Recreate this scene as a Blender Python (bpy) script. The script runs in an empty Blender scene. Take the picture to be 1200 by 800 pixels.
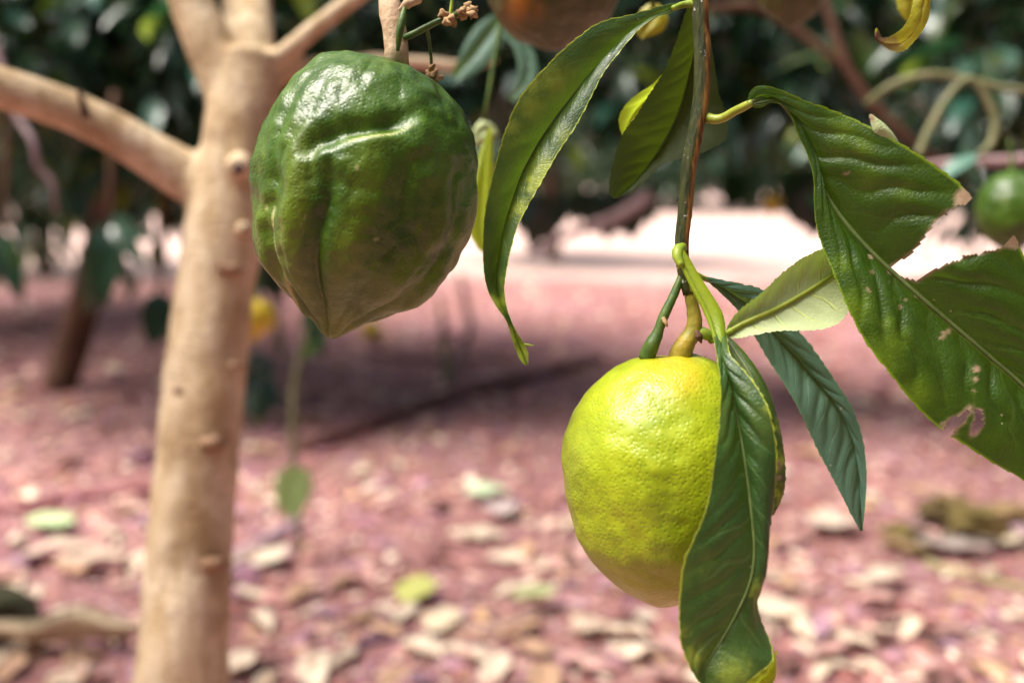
import bpy, bmesh, math, random
import numpy as np
from mathutils import Vector, noise as mnoise

random.seed(7)
rng = np.random.default_rng(7)
R = math.radians
scene = bpy.context.scene
col = scene.collection

# ------------------------------------------------------------------ camera, sky, sun
CAM_H, PITCH, FPX = 0.75, R(9.0), 1167.0
cam_d = bpy.data.cameras.new("camera")
cam = bpy.data.objects.new("camera", cam_d)
col.objects.link(cam)
cam.location = (0, 0, CAM_H)
cam.rotation_euler = (R(90) - PITCH, 0, 0)
cam_d.sensor_width = 36.0
cam_d.lens = 35.0
cam_d.clip_start = 0.02
cam_d.clip_end = 400
cam_d.dof.use_dof = True
cam_d.dof.focus_distance = 0.445
cam_d.dof.aperture_fstop = 3.7
scene.camera = cam

SUN_EL, SUN_AZ = R(64), R(-105)      # azimuth from +Y towards +X
world = bpy.data.worlds.new("World")
scene.world = world
world.use_nodes = True
wn = world.node_tree.nodes
bg = wn["Background"]
sky = wn.new("ShaderNodeTexSky")
sky.sky_type = 'NISHITA'
sky.sun_disc = False
sky.sun_elevation = SUN_EL
sky.sun_rotation = SUN_AZ
sky.dust_density = 4.5
sky.air_density = 0.8
sky.ozone_density = 0.6
world.node_tree.links.new(sky.outputs[0], bg.inputs[0])
bg.inputs[1].default_value = 0.05

sun_d = bpy.data.lights.new("sun", 'SUN')
sun = bpy.data.objects.new("sun", sun_d)
col.objects.link(sun)
sun_d.energy = 2.0
sun_d.angle = R(36)
sun_d.color = (1.0, 0.95, 0.88)
sdir = Vector((math.sin(SUN_AZ) * math.cos(SUN_EL), math.cos(SUN_AZ) * math.cos(SUN_EL), math.sin(SUN_EL)))
sun.rotation_euler = sdir.to_track_quat('Z', 'Y').to_euler()
sun.location = (0, 0, 12)

vs = scene.view_settings
vs.view_transform = 'Standard'
vs.look = 'None'
vs.exposure = 2.1
vs.gamma = 1.0
vs.use_curve_mapping = False
scene.render.engine = 'CYCLES'

# ------------------------------------------------------------------ pixels to places
C = np.array([0, 0, CAM_H])
FW = np.array([0, math.cos(PITCH), -math.sin(PITCH)])
UP = np.array([0, math.sin(PITCH), math.cos(PITCH)])
RT = np.array([1.0, 0, 0])

def P(px, py, d):
    return C + d * (FW + RT * ((px - 600) / FPX) + UP * ((400 - py) / FPX))

def gh_scalar(x, y):
    return (0.022 * mnoise.noise(Vector((x * 1.1, y * 1.1, 3.1))) + 0.007 * mnoise.noise(Vector((x * 6, y * 6, 8.7)))) if abs(y) < 14 and abs(x) < 9 else 0.0

def G(px, py):
    r = FW + RT * ((px - 600) / FPX) + UP * ((400 - py) / FPX)
    t = -CAM_H / r[2]
    p = C + t * r
    for _ in range(3):
        h = gh_scalar(p[0], p[1])
        t = (h - CAM_H) / r[2]
        p = C + t * r
    return p, t

# ------------------------------------------------------------------ object helpers
def tag(o, label=None, cat=None, group=None, kind=None):
    if label: o["label"] = label
    if cat: o["category"] = cat
    if group: o["group"] = group
    if kind: o["kind"] = kind
    return o

def empty(name, loc):
    o = bpy.data.objects.new(name, None)
    o.empty_display_size = 0.05
    col.objects.link(o)
    o.location = Vector([float(v) for v in loc])
    return o

def link_mesh(name, me, mat=None, parent=None, loc=None):
    o = bpy.data.objects.new(name, me)
    col.objects.link(o)
    if mat is not None and not me.materials:
        me.materials.append(mat)
    if parent is not None:
        o.parent = parent
    if loc is not None:
        o.location = Vector([float(v) for v in loc])
    return o

def mesh_np(name, verts, faces, smooth=True):
    me = bpy.data.meshes.new(name)
    me.from_pydata([tuple(map(float, v)) for v in verts], [], [tuple(int(i) for i in f) for f in faces])
    if smooth:
        me.polygons.foreach_set("use_smooth", [True] * len(me.polygons))
    me.update()
    return me

def add_attr(me, name, arr, kind='FLOAT'):
    a = me.attributes.new(name, kind, 'POINT')
    if kind == 'FLOAT':
        a.data.foreach_set("value", np.asarray(arr, dtype=np.float32).ravel())
    elif kind == 'FLOAT_VECTOR':
        a.data.foreach_set("vector", np.asarray(arr, dtype=np.float32).ravel())
    else:
        a.data.foreach_set("color", np.asarray(arr, dtype=np.float32).ravel())

def spline(pts, n):
    """Catmull-Rom through pts, resampled to n points by arc length (smoothed)."""
    p = np.asarray(pts, float)
    q = np.vstack([2 * p[0] - p[1], p, 2 * p[-1] - p[-2]])
    out = []
    for i in range(1, len(q) - 2):
        t = np.linspace(0, 1, 16, endpoint=False)[:, None]
        p0, p1, p2, p3 = q[i - 1], q[i], q[i + 1], q[i + 2]
        out.append(0.5 * ((2 * p1) + (-p0 + p2) * t + (2 * p0 - 5 * p1 + 4 * p2 - p3) * t ** 2 + (-p0 + 3 * p1 - 3 * p2 + p3) * t ** 3))
    out.append(p[-1][None])
    c = np.vstack(out)
    s = np.concatenate([[0], np.cumsum(np.linalg.norm(np.diff(c, axis=0), axis=1))])
    s /= s[-1]
    u = np.linspace(0, 1, n)
    return np.stack([np.interp(u, s, c[:, k]) for k in range(c.shape[1])], 1)

def tube_arrays(path, rad, ns=10, cap=True, bump=0.0, seed=0.0):
    path = np.asarray(path, float)
    n = len(path)
    rad = np.broadcast_to(np.asarray(rad, float), (n,))
    tan = np.gradient(path, axis=0)
    tan /= np.linalg.norm(tan, axis=1)[:, None] + 1e-12
    ref = np.array([0.3, 1.0, 0.15]); ref /= np.linalg.norm(ref)
    if abs(np.dot(tan[0], ref)) > 0.92:
        ref = np.array([1.0, 0.1, 0.2]); ref /= np.linalg.norm(ref)
    verts, faces = [], []
    b = ref
    for i in range(n):
        b = b - tan[i] * np.dot(b, tan[i]); b /= np.linalg.norm(b)
        c2 = np.cross(tan[i], b)
        for k in range(ns):
            a = 2 * math.pi * k / ns
            d = b * math.cos(a) + c2 * math.sin(a)
            r = rad[i]
            if bump:
                q = path[i] + d * r
                r *= 1 + bump * mnoise.noise(Vector(q / max(rad[i], 1e-4) * 0.9 + seed))
            verts.append(path[i] + d * r)
    for i in range(n - 1):
        for k in range(ns):
            k2 = (k + 1) % ns
            faces.append((i * ns + k, i * ns + k2, (i + 1) * ns + k2, (i + 1) * ns + k))
    if cap:
        verts.append(path[0]); verts.append(path[-1])
        a0, a1 = len(verts) - 2, len(verts) - 1
        for k in range(ns):
            k2 = (k + 1) % ns
            faces.append((a0, k2, k))
            faces.append((a1, (n - 1) * ns + k, (n - 1) * ns + k2))
    return verts, faces

def tube(name, pts, rads, mat, parent=None, n=24, ns=10, bump=0.0, seed=0.0):
    """pts world; object origin stays at the world origin of the parent"""
    path = spline(pts, n)
    r = np.interp(np.linspace(0, 1, n), np.linspace(0, 1, len(rads)), rads)
    v, f = tube_arrays(path, r, ns, True, bump, seed)
    me = mesh_np(name, v, f)
    o = link_mesh(name, me, mat)
    if parent is not None:
        set_parent(o, parent)
    return o

def set_parent(o, parent):
    """keep world position (parents are only translated)"""
    o.parent = parent
    w = Vector((0, 0, 0))
    q = parent
    while q is not None:
        w += q.location
        q = q.parent
    o.location = o.location - w

# ------------------------------------------------------------------ materials
class NT:
    def __init__(self, name):
        self.m = bpy.data.materials.new(name)
        self.m.use_nodes = True
        self.t = self.m.node_tree
        self.n = self.t.nodes
        self.b = self.n["Principled BSDF"]
        self.out = self.n["Material Output"]
    def new(self, kind, **kw):
        n = self.n.new(kind)
        for k, v in kw.items():
            setattr(n, k, v)
        return n
    def link(self, a, b):
        self.t.links.new(a, b)
    def val(self, sock, v):
        if hasattr(v, "is_linked") or hasattr(v, "links"):
            self.link(v, sock)
        else:
            sock.default_value = v
    def math(self, op, a, b=0.0, c=None, clamp=False):
        n = self.new("ShaderNodeMath", operation=op)
        n.use_clamp = clamp
        self.val(n.inputs[0], a); self.val(n.inputs[1], b)
        if c is not None: self.val(n.inputs[2], c)
        return n.outputs[0]
    def mix(self, f, a, b, blend='MIX'):
        n = self.new("ShaderNodeMix", data_type='RGBA', blend_type=blend)
        self.val(n.inputs[0], f)
        for s, v in ((n.inputs[6], a), (n.inputs[7], b)):
            if isinstance(v, tuple) and len(v) == 3: v = v + (1,)
            self.val(s, v)
        return n.outputs[2]
    def ramp(self, f, stops):
        n = self.new("ShaderNodeValToRGB")
        self.link(f, n.inputs[0])
        e = n.color_ramp.elements
        while len(e) < len(stops): e.new(0.5)
        for el, (p, c) in zip(e, stops):
            el.position = p
            el.color = (c, c, c, 1) if not isinstance(c, tuple) else c + (1,)
        return n.outputs[0]
    def noise(self, scale, detail=3, rough=0.55, vec=None, dim='3D'):
        n = self.new("ShaderNodeTexNoise")
        n.inputs["Scale"].default_value = scale
        n.inputs["Detail"].default_value = detail
        n.inputs["Roughness"].default_value = rough
        if vec is not None: self.link(vec, n.inputs["Vector"])
        return n.outputs[0]
    def attr(self, name, out="Fac"):
        n = self.new("ShaderNodeAttribute", attribute_name=name)
        return n.outputs[out]
    def bump(self, h, dist, strength=1.0, prev=None):
        n = self.new("ShaderNodeBump")
        n.inputs["Strength"].default_value = strength
        n.inputs["Distance"].default_value = dist
        self.link(h, n.inputs["Height"])
        if prev is not None: self.link(prev, n.inputs["Normal"])
        return n.outputs[0]
    def pos(self, obj=True):
        n = self.new("ShaderNodeTexCoord")
        return n.outputs["Object"]
    def smooth(self, x, lo, hi):
        n = self.new("ShaderNodeMapRange", interpolation_type='SMOOTHSTEP')
        self.val(n.inputs[0], x)
        n.inputs[1].default_value = lo; n.inputs[2].default_value = hi
        n.inputs[3].default_value = 0; n.inputs[4].default_value = 1
        return n.outputs[0]

def leaf_material(name, top, top2, under, vein, nveins=11, k=0.9, rough=0.36, trans=0.16, transcol=(0.25, 0.42, 0.03), yellow=0.15, edge=(0.40, 0.46, 0.05), veinamt=0.5, spec=0.38, dryc1=(0.50, 0.40, 0.26), dryc2=(0.22, 0.11, 0.04)):
    m = NT(name)
    uvn = m.new("ShaderNodeUVMap", uv_map="UVMap")
    sep = m.new("ShaderNodeSeparateXYZ")
    m.link(uvn.outputs[0], sep.inputs[0])
    u = sep.outputs[0]
    v = m.math('MULTIPLY_ADD', sep.outputs[1], 2.0, -1.0)
    av = m.math('ABSOLUTE', v)
    pos = m.pos()
    side = m.math('GREATER_THAN', v, 0.0)
    s = m.math('MULTIPLY', u, float(nveins))
    s = m.math('SUBTRACT', s, m.math('MULTIPLY', m.math('POWER', av, 1.25), k * nveins / 8))
    s = m.math('ADD', s, m.math('MULTIPLY', side, 0.43))
    nz = m.noise(60, 2, 0.5, pos)
    s = m.math('ADD', s, m.math('MULTIPLY', nz, 0.9))
    fr = m.math('FRACT', s)
    dv = m.math('MINIMUM', fr, m.math('SUBTRACT', 1.0, fr))
    veinm = m.math('SUBTRACT', 1.0, m.smooth(dv, 0.02, 0.075))
    veinm = m.math('MULTIPLY', veinm, m.math('SUBTRACT', 1.0, m.smooth(av, 0.55, 0.92)))
    midm = m.math('SUBTRACT', 1.0, m.smooth(av, 0.02, 0.06))
    vm = m.math('MAXIMUM', m.math('MULTIPLY', veinm, veinamt * 0.6), m.math('MULTIPLY', midm, 0.75))
    # fine reticulate veins
    vor = m.new("ShaderNodeTexVoronoi", feature='DISTANCE_TO_EDGE')
    vor.inputs["Scale"].default_value = 620
    m.link(pos, vor.inputs["Vector"])
    cells = m.smooth(vor.outputs["Distance"], 0.0, 0.16)
    big = m.ramp(m.noise(34, 3, 0.6, pos), [(0.47, 0.0), (0.68, 1.0)])
    colr = m.mix(m.ramp(m.noise(120, 4, 0.6, pos), [(0.3, 0.0), (0.7, 1.0)]), top, top2)
    yl = m.math('MULTIPLY', big, m.math('MULTIPLY', m.smooth(av, 0.1, 0.9), yellow))
    yl = m.math('MAXIMUM', yl, m.math('MULTIPLY', m.attr("yel"), 1.0), clamp=True)
    colr = m.mix(yl, colr, edge)
    colr = m.mix(m.math('MULTIPLY', m.math('SUBTRACT', 1.0, cells), 0.12), colr, vein)
    colr = m.mix(vm, colr, vein)
    colr = m.mix(m.smooth(av, 0.965, 0.995), colr, edge)
    # specks
    vs2 = m.new("ShaderNodeTexVoronoi")
    vs2.inputs["Scale"].default_value = 150
    m.link(pos, vs2.inputs["Vector"])
    sp = m.math('SUBTRACT', 1.0, m.smooth(vs2.outputs["Distance"], 0.06, 0.1))
    sepc = m.new("ShaderNodeSeparateColor")
    m.link(vs2.outputs["Color"], sepc.inputs[0])
    sp = m.math('MULTIPLY', sp, m.math('GREATER_THAN', sepc.outputs[0], 0.86))
    colr = m.mix(m.math('MULTIPLY', sp, 0.55), colr, (0.55, 0.5, 0.3))
    dry = m.attr("dry")
    dryc = m.mix(m.noise(300, 3, 0.6, pos), dryc1, dryc2)
    ucol = m.mix(vm, m.mix(m.noise(150, 3, 0.6, pos), under, tuple(c * 0.8 for c in under)), tuple(min(1, c * 1.25) for c in under[:2]) + (under[2] * 0.7,))
    geo = m.new("ShaderNodeNewGeometry")
    colr = m.mix(geo.outputs["Backfacing"], colr, ucol)
    colr = m.mix(dry, colr, dryc)
    m.link(colr, m.b.inputs["Base Color"])
    rgh = m.math('ADD', m.math('MULTIPLY', m.noise(200, 3, 0.6, pos), 0.22), rough - 0.1)
    rgh = m.math('ADD', rgh, m.math('MULTIPLY', dry, 0.4))
    rgh = m.math('ADD', rgh, m.math('MULTIPLY', geo.outputs["Backfacing"], 0.2))
    m.link(rgh, m.b.inputs["Roughness"])
    m.b.inputs["Specular IOR Level"].default_value = spec
    b1 = m.bump(cells, 0.00012, 0.6)
    b2 = m.bump(m.noise(90, 3, 0.5, pos), 0.0012, 0.5, b1)
    b3 = m.bump(m.math('SUBTRACT', 1.0, vm), 0.0005, 0.8, b2)
    m.link(b3, m.b.inputs["Normal"])
    tr = m.new("ShaderNodeBsdfTranslucent")
    tc = m.mix(vm, transcol, tuple(c * 0.7 for c in transcol))
    tc = m.mix(dry, tc, (0.3, 0.2, 0.1))
    m.link(tc, tr.inputs[0])
    mx = m.new("ShaderNodeMixShader")
    mx.inputs[0].default_value = trans
    m.link(m.b.outputs[0], mx.inputs[1]); m.link(tr.outputs[0], mx.inputs[2])
    m.link(mx.outputs[0], m.out.inputs[0])
    return m.m

def simple(name, c1, c2, scale=20, rough=0.7, bumpd=0.0, bscale=None, detail=4, spec=0.4, stretch=None, ramp=(0.35, 0.65)):
    m = NT(name)
    pos = m.pos()
    if stretch:
        mp = m.new("ShaderNodeMapping")
        mp.inputs["Scale"].default_value = stretch
        m.link(pos, mp.inputs[0]); pos = mp.outputs[0]
    c = m.mix(m.ramp(m.noise(scale, detail, 0.6, pos), [(ramp[0], 0.0), (ramp[1], 1.0)]), c1, c2)
    m.link(c, m.b.inputs["Base Color"])
    m.b.inputs["Roughness"].default_value = rough
    m.b.inputs["Specular IOR Level"].default_value = spec
    if bumpd:
        m.link(m.bump(m.noise(bscale or scale * 2, 4, 0.6, pos), bumpd), m.b.inputs["Normal"])
    return m.m

def tint_material(name, rough=0.5, trans=0.0, spec=0.4, bump=0.0, transmul=(1.6, 1.7, 0.7), obj_random=0.0):
    """base colour from the per-piece attribute 'tint'"""
    m = NT(name)
    c = m.attr("tint", "Color")
    n = m.noise(45, 3, 0.6, m.pos())
    c = m.mix(0.6, c, m.mix(1.0, c, m.mix(n, (0.55, 0.55, 0.55), (1.5, 1.5, 1.5)), 'MULTIPLY'))
    m.link(c, m.b.inputs["Base Color"])
    m.b.inputs["Roughness"].default_value = rough
    m.b.inputs["Specular IOR Level"].default_value = spec
    if bump:
        m.link(m.bump(n, bump), m.b.inputs["Normal"])
    if trans:
        tr = m.new("ShaderNodeBsdfTranslucent")
        m.link(m.mix(1.0, c, transmul, 'MULTIPLY'), tr.inputs[0])
        mx = m.new("ShaderNodeMixShader"); mx.inputs[0].default_value = trans
        m.link(m.b.outputs[0], mx.inputs[1]); m.link(tr.outputs[0], mx.inputs[2])
        m.link(mx.outputs[0], m.out.inputs[0])
    return m.m

def objcol_material(name, rough=0.75, spec=0.25, bump=0.001):
    """colour from obj.color, mottled"""
    m = NT(name)
    oi = m.new("ShaderNodeObjectInfo")
    n = m.noise(70, 4, 0.65, m.pos())
    c = m.mix(1.0, oi.outputs["Color"], m.mix(m.ramp(n, [(0.3, 0.0), (0.7, 1.0)]), (0.72, 0.66, 0.64), (1.2, 1.2, 1.18)), 'MULTIPLY')
    m.link(c, m.b.inputs["Base Color"])
    m.b.inputs["Roughness"].default_value = rough
    m.b.inputs["Specular IOR Level"].default_value = spec
    m.link(m.bump(n, bump), m.b.inputs["Normal"])
    return m.m

def ground_material():
    m = NT("soil")
    pos = m.pos()
    n1 = m.noise(1.3, 5, 0.6, pos)
    n2 = m.noise(22, 5, 0.65, pos)
    n3 = m.noise(90, 4, 0.6, pos)
    c = m.mix(m.ramp(n2, [(0.32, 0.0), (0.68, 1.0)]), (0.15, 0.055, 0.05), (0.40, 0.20, 0.18))
    c = m.mix(m.math('MULTIPLY', m.ramp(n1, [(0.4, 0.0), (0.7, 1.0)]), 0.5), c, (0.40, 0.21, 0.23))
    vor = m.new("ShaderNodeTexVoronoi"); vor.inputs["Scale"].default_value = 38
    m.link(pos, vor.inputs["Vector"])
    sc = m.new("ShaderNodeSeparateColor"); m.link(vor.outputs["Color"], sc.inputs[0])
    spk = m.math('MULTIPLY', m.math('GREATER_THAN', sc.outputs[0], 0.72), m.math('SUBTRACT', 1.0, m.smooth(vor.outputs["Distance"], 0.25, 0.45)))
    c = m.mix(m.math('MULTIPLY', spk, 0.8), c, m.mix(sc.outputs[1], (0.70, 0.52, 0.44), (0.50, 0.32, 0.36)))
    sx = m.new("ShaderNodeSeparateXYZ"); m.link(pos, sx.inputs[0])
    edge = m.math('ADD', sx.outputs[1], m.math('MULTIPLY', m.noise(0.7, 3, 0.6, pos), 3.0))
    c = m.mix(m.math('MULTIPLY', m.smooth(edge, 8.5, 10.5), 0.9), c, (0.68, 0.49, 0.42))  # far soil painted paler to stand for sunlight on the open strip
    m.link(c, m.b.inputs["Base Color"])
    m.b.inputs["Roughness"].default_value = 0.9
    m.b.inputs["Specular IOR Level"].default_value = 0.15
    b = m.bump(n2, 0.012, 0.8)
    m.link(m.bump(n3, 0.004, 0.8, b), m.b.inputs["Normal"])
    return m.m

def bark_material(name, light, mid, dark):
    m = NT(name)
    pos = m.pos()
    mp = m.new("ShaderNodeMapping"); mp.inputs["Scale"].default_value = (1, 1, 0.22)
    m.link(pos, mp.inputs[0])
    n1 = m.noise(55, 5, 0.6, mp.outputs[0])
    n2 = m.noise(14, 3, 0.6, pos)
    c = m.mix(m.ramp(n1, [(0.35, 0.0), (0.62, 1.0)]), mid, light)
    c = m.mix(m.math('MULTIPLY', m.ramp(n2, [(0.47, 0.0), (0.66, 1.0)]), 0.7), c, dark)
    # broad pale and brown bands as on smooth citrus bark
    mp2 = m.new("ShaderNodeMapping"); mp2.inputs["Scale"].default_value = (1, 1, 1.0)
    m.link(pos, mp2.inputs[0])
    n3 = m.noise(5.5, 3, 0.5, mp2.outputs[0])
    c = m.mix(m.math('MULTIPLY', m.ramp(n3, [(0.48, 0.0), (0.66, 1.0)]), 0.45), c, mid)
    mp3 = m.new("ShaderNodeMapping"); mp3.inputs["Scale"].default_value = (1, 1, 2.2)
    m.link(pos, mp3.inputs[0])
    n4 = m.noise(120, 3, 0.6, mp3.outputs[0])
    c = m.mix(m.math('MULTIPLY', m.ramp(n4, [(0.56, 0.0), (0.66, 1.0)]), 0.6), c, dark)
    m.link(c, m.b.inputs["Base Color"])
    m.b.inputs["Roughness"].default_value = 0.8
    m.b.inputs["Specular IOR Level"].default_value = 0.2
    b = m.bump(n1, 0.0045, 0.8)
    b = m.bump(n4, 0.003, 0.6, b)
    m.link(m.bump(n2, 0.004, 0.6, b), m.b.inputs["Normal"])
    return m.m

def fruit_material(name, c_dark, c_mid, c_pale, warm, scar, rough=0.3, pore=0.00022, lumpy=0.0016):
    m = NT(name)
    pos = m.pos()
    n1 = m.noise(28, 4, 0.6, pos)
    n2 = m.noise(240, 3, 0.55, pos)
    c = m.mix(m.ramp(n1, [(0.32, 0.0), (0.66, 1.0)]), c_dark, c_mid)
    c = m.mix(m.math('MULTIPLY', m.ramp(n2, [(0.5, 0.0), (0.75, 1.0)]), 0.35), c, c_pale)  # paler tone mottled over the rind at random
    c = m.mix(m.attr("warm"), c, warm)
    # oil-gland dots
    vor = m.new("ShaderNodeTexVoronoi"); vor.inputs["Scale"].default_value = 560
    m.link(pos, vor.inputs["Vector"])
    dot = m.smooth(vor.outputs["Distance"], 0.1, 0.55)
    c = m.mix(m.math('MULTIPLY', m.math('SUBTRACT', 1.0, dot), 0.18), c, c_dark)
    c = m.mix(m.math('MULTIPLY', m.smooth(m.noise(75, 2, 0.5, pos), 0.71, 0.76), 0.6), c, scar)
    c = m.mix(m.attr("scar"), c, scar)
    m.link(c, m.b.inputs["Base Color"])
    r = m.math('ADD', m.math('MULTIPLY', m.noise(60, 3, 0.6, pos), 0.2), rough - 0.1)
    r = m.math('ADD', r, m.math('MULTIPLY', m.attr("scar"), 0.35))
    m.link(r, m.b.inputs["Roughness"])
    m.b.inputs["Specular IOR Level"].default_value = 0.42
    m.b.inputs["Subsurface Weight"].default_value = 0.12
    m.b.inputs["Subsurface Radius"].default_value = (0.006, 0.006, 0.002)
    m.b.inputs["Subsurface Scale"].default_value = 0.6
    m.b.inputs['Coat Weight'].default_value = 0.18
    m.b.inputs['Coat Roughness'].default_value = 0.5
    b = m.bump(dot, pore, 0.55)
    b = m.bump(n2, 0.0003, 0.6, b)
    b = m.bump(m.noise(95, 3, 0.55, pos), lumpy, 0.55, b)
    m.link(b, m.b.inputs["Normal"])
    return m.m

M = {}
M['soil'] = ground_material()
M['bark'] = bark_material("pale_bark", (0.68, 0.55, 0.38), (0.50, 0.36, 0.20), (0.22, 0.125, 0.05))
M['bark_dark'] = bark_material("brown_bark", (0.16, 0.085, 0.05), (0.10, 0.05, 0.03), (0.04, 0.025, 0.02))
M['stub'] = simple("cut_wood", (0.34, 0.20, 0.11), (0.13, 0.06, 0.03), 110)
M['stub_core'] = simple("dark_hole_disc", (0.03, 0.015, 0.03), (0.06, 0.03, 0.04), 60)
M['crown'] = tint_material("crown_leaves", 0.27, 0.2, 0.7)
M['litter'] = tint_material("litter_bits", 0.8, 0.0, 0.2, 0.002)
M['fallen'] = objcol_material("dry_leaf")
M['wood'] = objcol_material("weathered_wood", 0.8, 0.2, 0.003)
M['green'] = fruit_material("green_rind", (0.022, 0.056, 0.001), (0.056, 0.122, 0.002), (0.12, 0.195, 0.006), (0.17, 0.215, 0.008), (0.40, 0.40, 0.16), 0.37)
M['yellow'] = fruit_material("lime_yellow_rind", (0.22, 0.29, 0.005), (0.34, 0.40, 0.007), (0.46, 0.49, 0.02), (0.56, 0.36, 0.015), (0.60, 0.50, 0.25), 0.36, pore=0.0003, lumpy=0.0007)
M['ripe'] = fruit_material("ripe_rind", (0.55, 0.38, 0.01), (0.62, 0.45, 0.015), (0.66, 0.50, 0.05), (0.6, 0.3, 0.02), (0.5, 0.35, 0.1), 0.4)
M['olive'] = fruit_material("olive_rind", (0.045, 0.050, 0.003), (0.07, 0.07, 0.004), (0.1, 0.09, 0.01), (0.42, 0.16, 0.008), (0.5, 0.22, 0.02), 0.4)
M['stem'] = None
M['leaf_dark'] = leaf_material("leaf_dark", (0.011, 0.040, 0.009), (0.024, 0.068, 0.014), (0.26, 0.36, 0.14), (0.12, 0.20, 0.06))
M['leaf_right'] = leaf_material("leaf_torn", (0.006, 0.028, 0.0015), (0.018, 0.058, 0.002), (0.24, 0.34, 0.12), (0.14, 0.20, 0.04), nveins=12, k=1.5, yellow=0.12, veinamt=0.25, edge=(0.17, 0.26, 0.01), spec=0.4, trans=0.22, transcol=(0.22, 0.45, 0.01))
M['leaf_blue'] = leaf_material("leaf_bluish", (0.06, 0.135, 0.095), (0.09, 0.18, 0.13), (0.2, 0.3, 0.16), (0.18, 0.28, 0.18), nveins=13, yellow=0.0, edge=(0.14, 0.26, 0.12), rough=0.42)
M['leaf_pale'] = leaf_material("leaf_pale", (0.05, 0.12, 0.02), (0.08, 0.16, 0.03), (0.52, 0.60, 0.30), (0.2, 0.3, 0.08), nveins=7, k=0.8, trans=0.3, yellow=0.0, veinamt=1.2)
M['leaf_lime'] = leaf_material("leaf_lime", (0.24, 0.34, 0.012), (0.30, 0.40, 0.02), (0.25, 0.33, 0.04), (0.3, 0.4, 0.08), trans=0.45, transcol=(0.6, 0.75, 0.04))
M['leaf_pale_green'] = leaf_material("leaf_young", (0.3, 0.45, 0.16), (0.35, 0.5, 0.2), (0.36, 0.52, 0.20), (0.4, 0.5, 0.2), trans=0.4, transcol=(0.5, 0.75, 0.25), yellow=0.0)  # even pale green of the sprout leaf
M['leaf_olive'] = leaf_material("leaf_olive", (0.022, 0.05, 0.004), (0.04, 0.075, 0.005), (0.017, 0.034, 0.003), (0.10, 0.15, 0.02), trans=0.09, transcol=(0.30, 0.45, 0.02), yellow=0.2, edge=(0.3, 0.4, 0.02), rough=0.5)
M['leaf_yellow'] = leaf_material("leaf_yellowing", (0.24, 0.23, 0.008), (0.34, 0.31, 0.012), (0.3, 0.28, 0.02), (0.4, 0.38, 0.1), trans=0.3, transcol=(0.7, 0.6, 0.03), dryc1=(0.16, 0.07, 0.03), dryc2=(0.05, 0.02, 0.015))

def stem_material():
    m = NT("twig_bark")
    pos = m.pos()
    mp = m.new("ShaderNodeMapping"); mp.inputs["Scale"].default_value = (1, 1, 0.18)
    m.link(pos, mp.inputs[0])
    n = m.noise(420, 4, 0.6, mp.outputs[0])
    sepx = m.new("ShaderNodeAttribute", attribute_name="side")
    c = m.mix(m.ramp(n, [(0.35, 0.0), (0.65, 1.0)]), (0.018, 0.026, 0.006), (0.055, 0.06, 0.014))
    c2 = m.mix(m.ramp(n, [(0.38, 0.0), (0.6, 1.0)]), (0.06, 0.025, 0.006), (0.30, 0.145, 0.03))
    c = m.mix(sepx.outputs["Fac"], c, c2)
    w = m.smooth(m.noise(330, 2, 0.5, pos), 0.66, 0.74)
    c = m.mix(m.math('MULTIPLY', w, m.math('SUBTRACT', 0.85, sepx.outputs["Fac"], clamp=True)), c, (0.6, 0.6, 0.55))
    m.link(c, m.b.inputs["Base Color"])
    m.b.inputs["Roughness"].default_value = 0.6
    m.b.inputs["Specular IOR Level"].default_value = 0.25
    m.link(m.bump(n, 0.0014, 0.9), m.b.inputs["Normal"])
    return m.m
M['stem'] = stem_material()
M['stalk'] = simple("olive_stalk", (0.22, 0.20, 0.02), (0.40, 0.27, 0.03), 120, 0.5, 0.0006, 300)
M['petiole'] = simple("green_petiole", (0.16, 0.24, 0.015), (0.30, 0.38, 0.03), 150, 0.45, 0.0003, 300)
M['midrib'] = simple("midrib_green", (0.085, 0.125, 0.03), (0.13, 0.17, 0.05), 150, 0.45)
M['petiole_yellow'] = simple("yellow_petiole", (0.28, 0.31, 0.03), (0.22, 0.27, 0.02), 150, 0.45, 0.0003, 300)
M['twig_green'] = simple("green_twig", (0.035, 0.085, 0.012), (0.09, 0.14, 0.02), 160, 0.5, 0.0004, 300)
M['twig_tan'] = simple("tan_twig", (0.58, 0.42, 0.27), (0.42, 0.27, 0.15), 160, 0.7, 0.0008, 300)
M['dead'] = simple("dried_flower", (0.50, 0.32, 0.15), (0.22, 0.12, 0.05), 260, 0.8, 0.0008, 400)
M['vine'] = simple("pale_vine", (0.13, 0.14, 0.05), (0.22, 0.20, 0.10), 40, 0.6)
M['mauve_wood'] = simple("mauve_wood", (0.42, 0.29, 0.29), (0.26, 0.16, 0.15), 30, 0.75, 0.002)
M['moss'] = simple("mossy_stone", (0.035, 0.04, 0.012), (0.06, 0.045, 0.025), 30, 0.9, 0.006)

# ------------------------------------------------------------------ ground
def build_ground():
    def axis(lo, mid0, mid1, hi, step):
        a = list(np.arange(mid0, mid1 + 1e-6, step))
        l, s = [], step
        x = mid0
        while x > lo:
            s *= 1.35; x -= s; l.append(x)
        r, s = [], step
        x = mid1
        while x < hi:
            s *= 1.35; x += s; r.append(x)
        return np.array(sorted(l) + a + r)
    xs = axis(-150, -4.0, 4.0, 150, 0.08)
    ys = axis(-40, 0.2, 9.0, 220, 0.08)
    v = [(x, y, gh_scalar(x, y)) for y in ys for x in xs]
    nx = len(xs)
    f = [(j * nx + i, j * nx + i + 1, (j + 1) * nx + i + 1, (j + 1) * nx + i) for j in range(len(ys) - 1) for i in range(nx - 1)]
    me = mesh_np("ground", v, f)
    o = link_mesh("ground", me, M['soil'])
    tag(o, "pinkish brown orchard soil strewn with dry litter", "ground", kind="structure")
build_ground()

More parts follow.
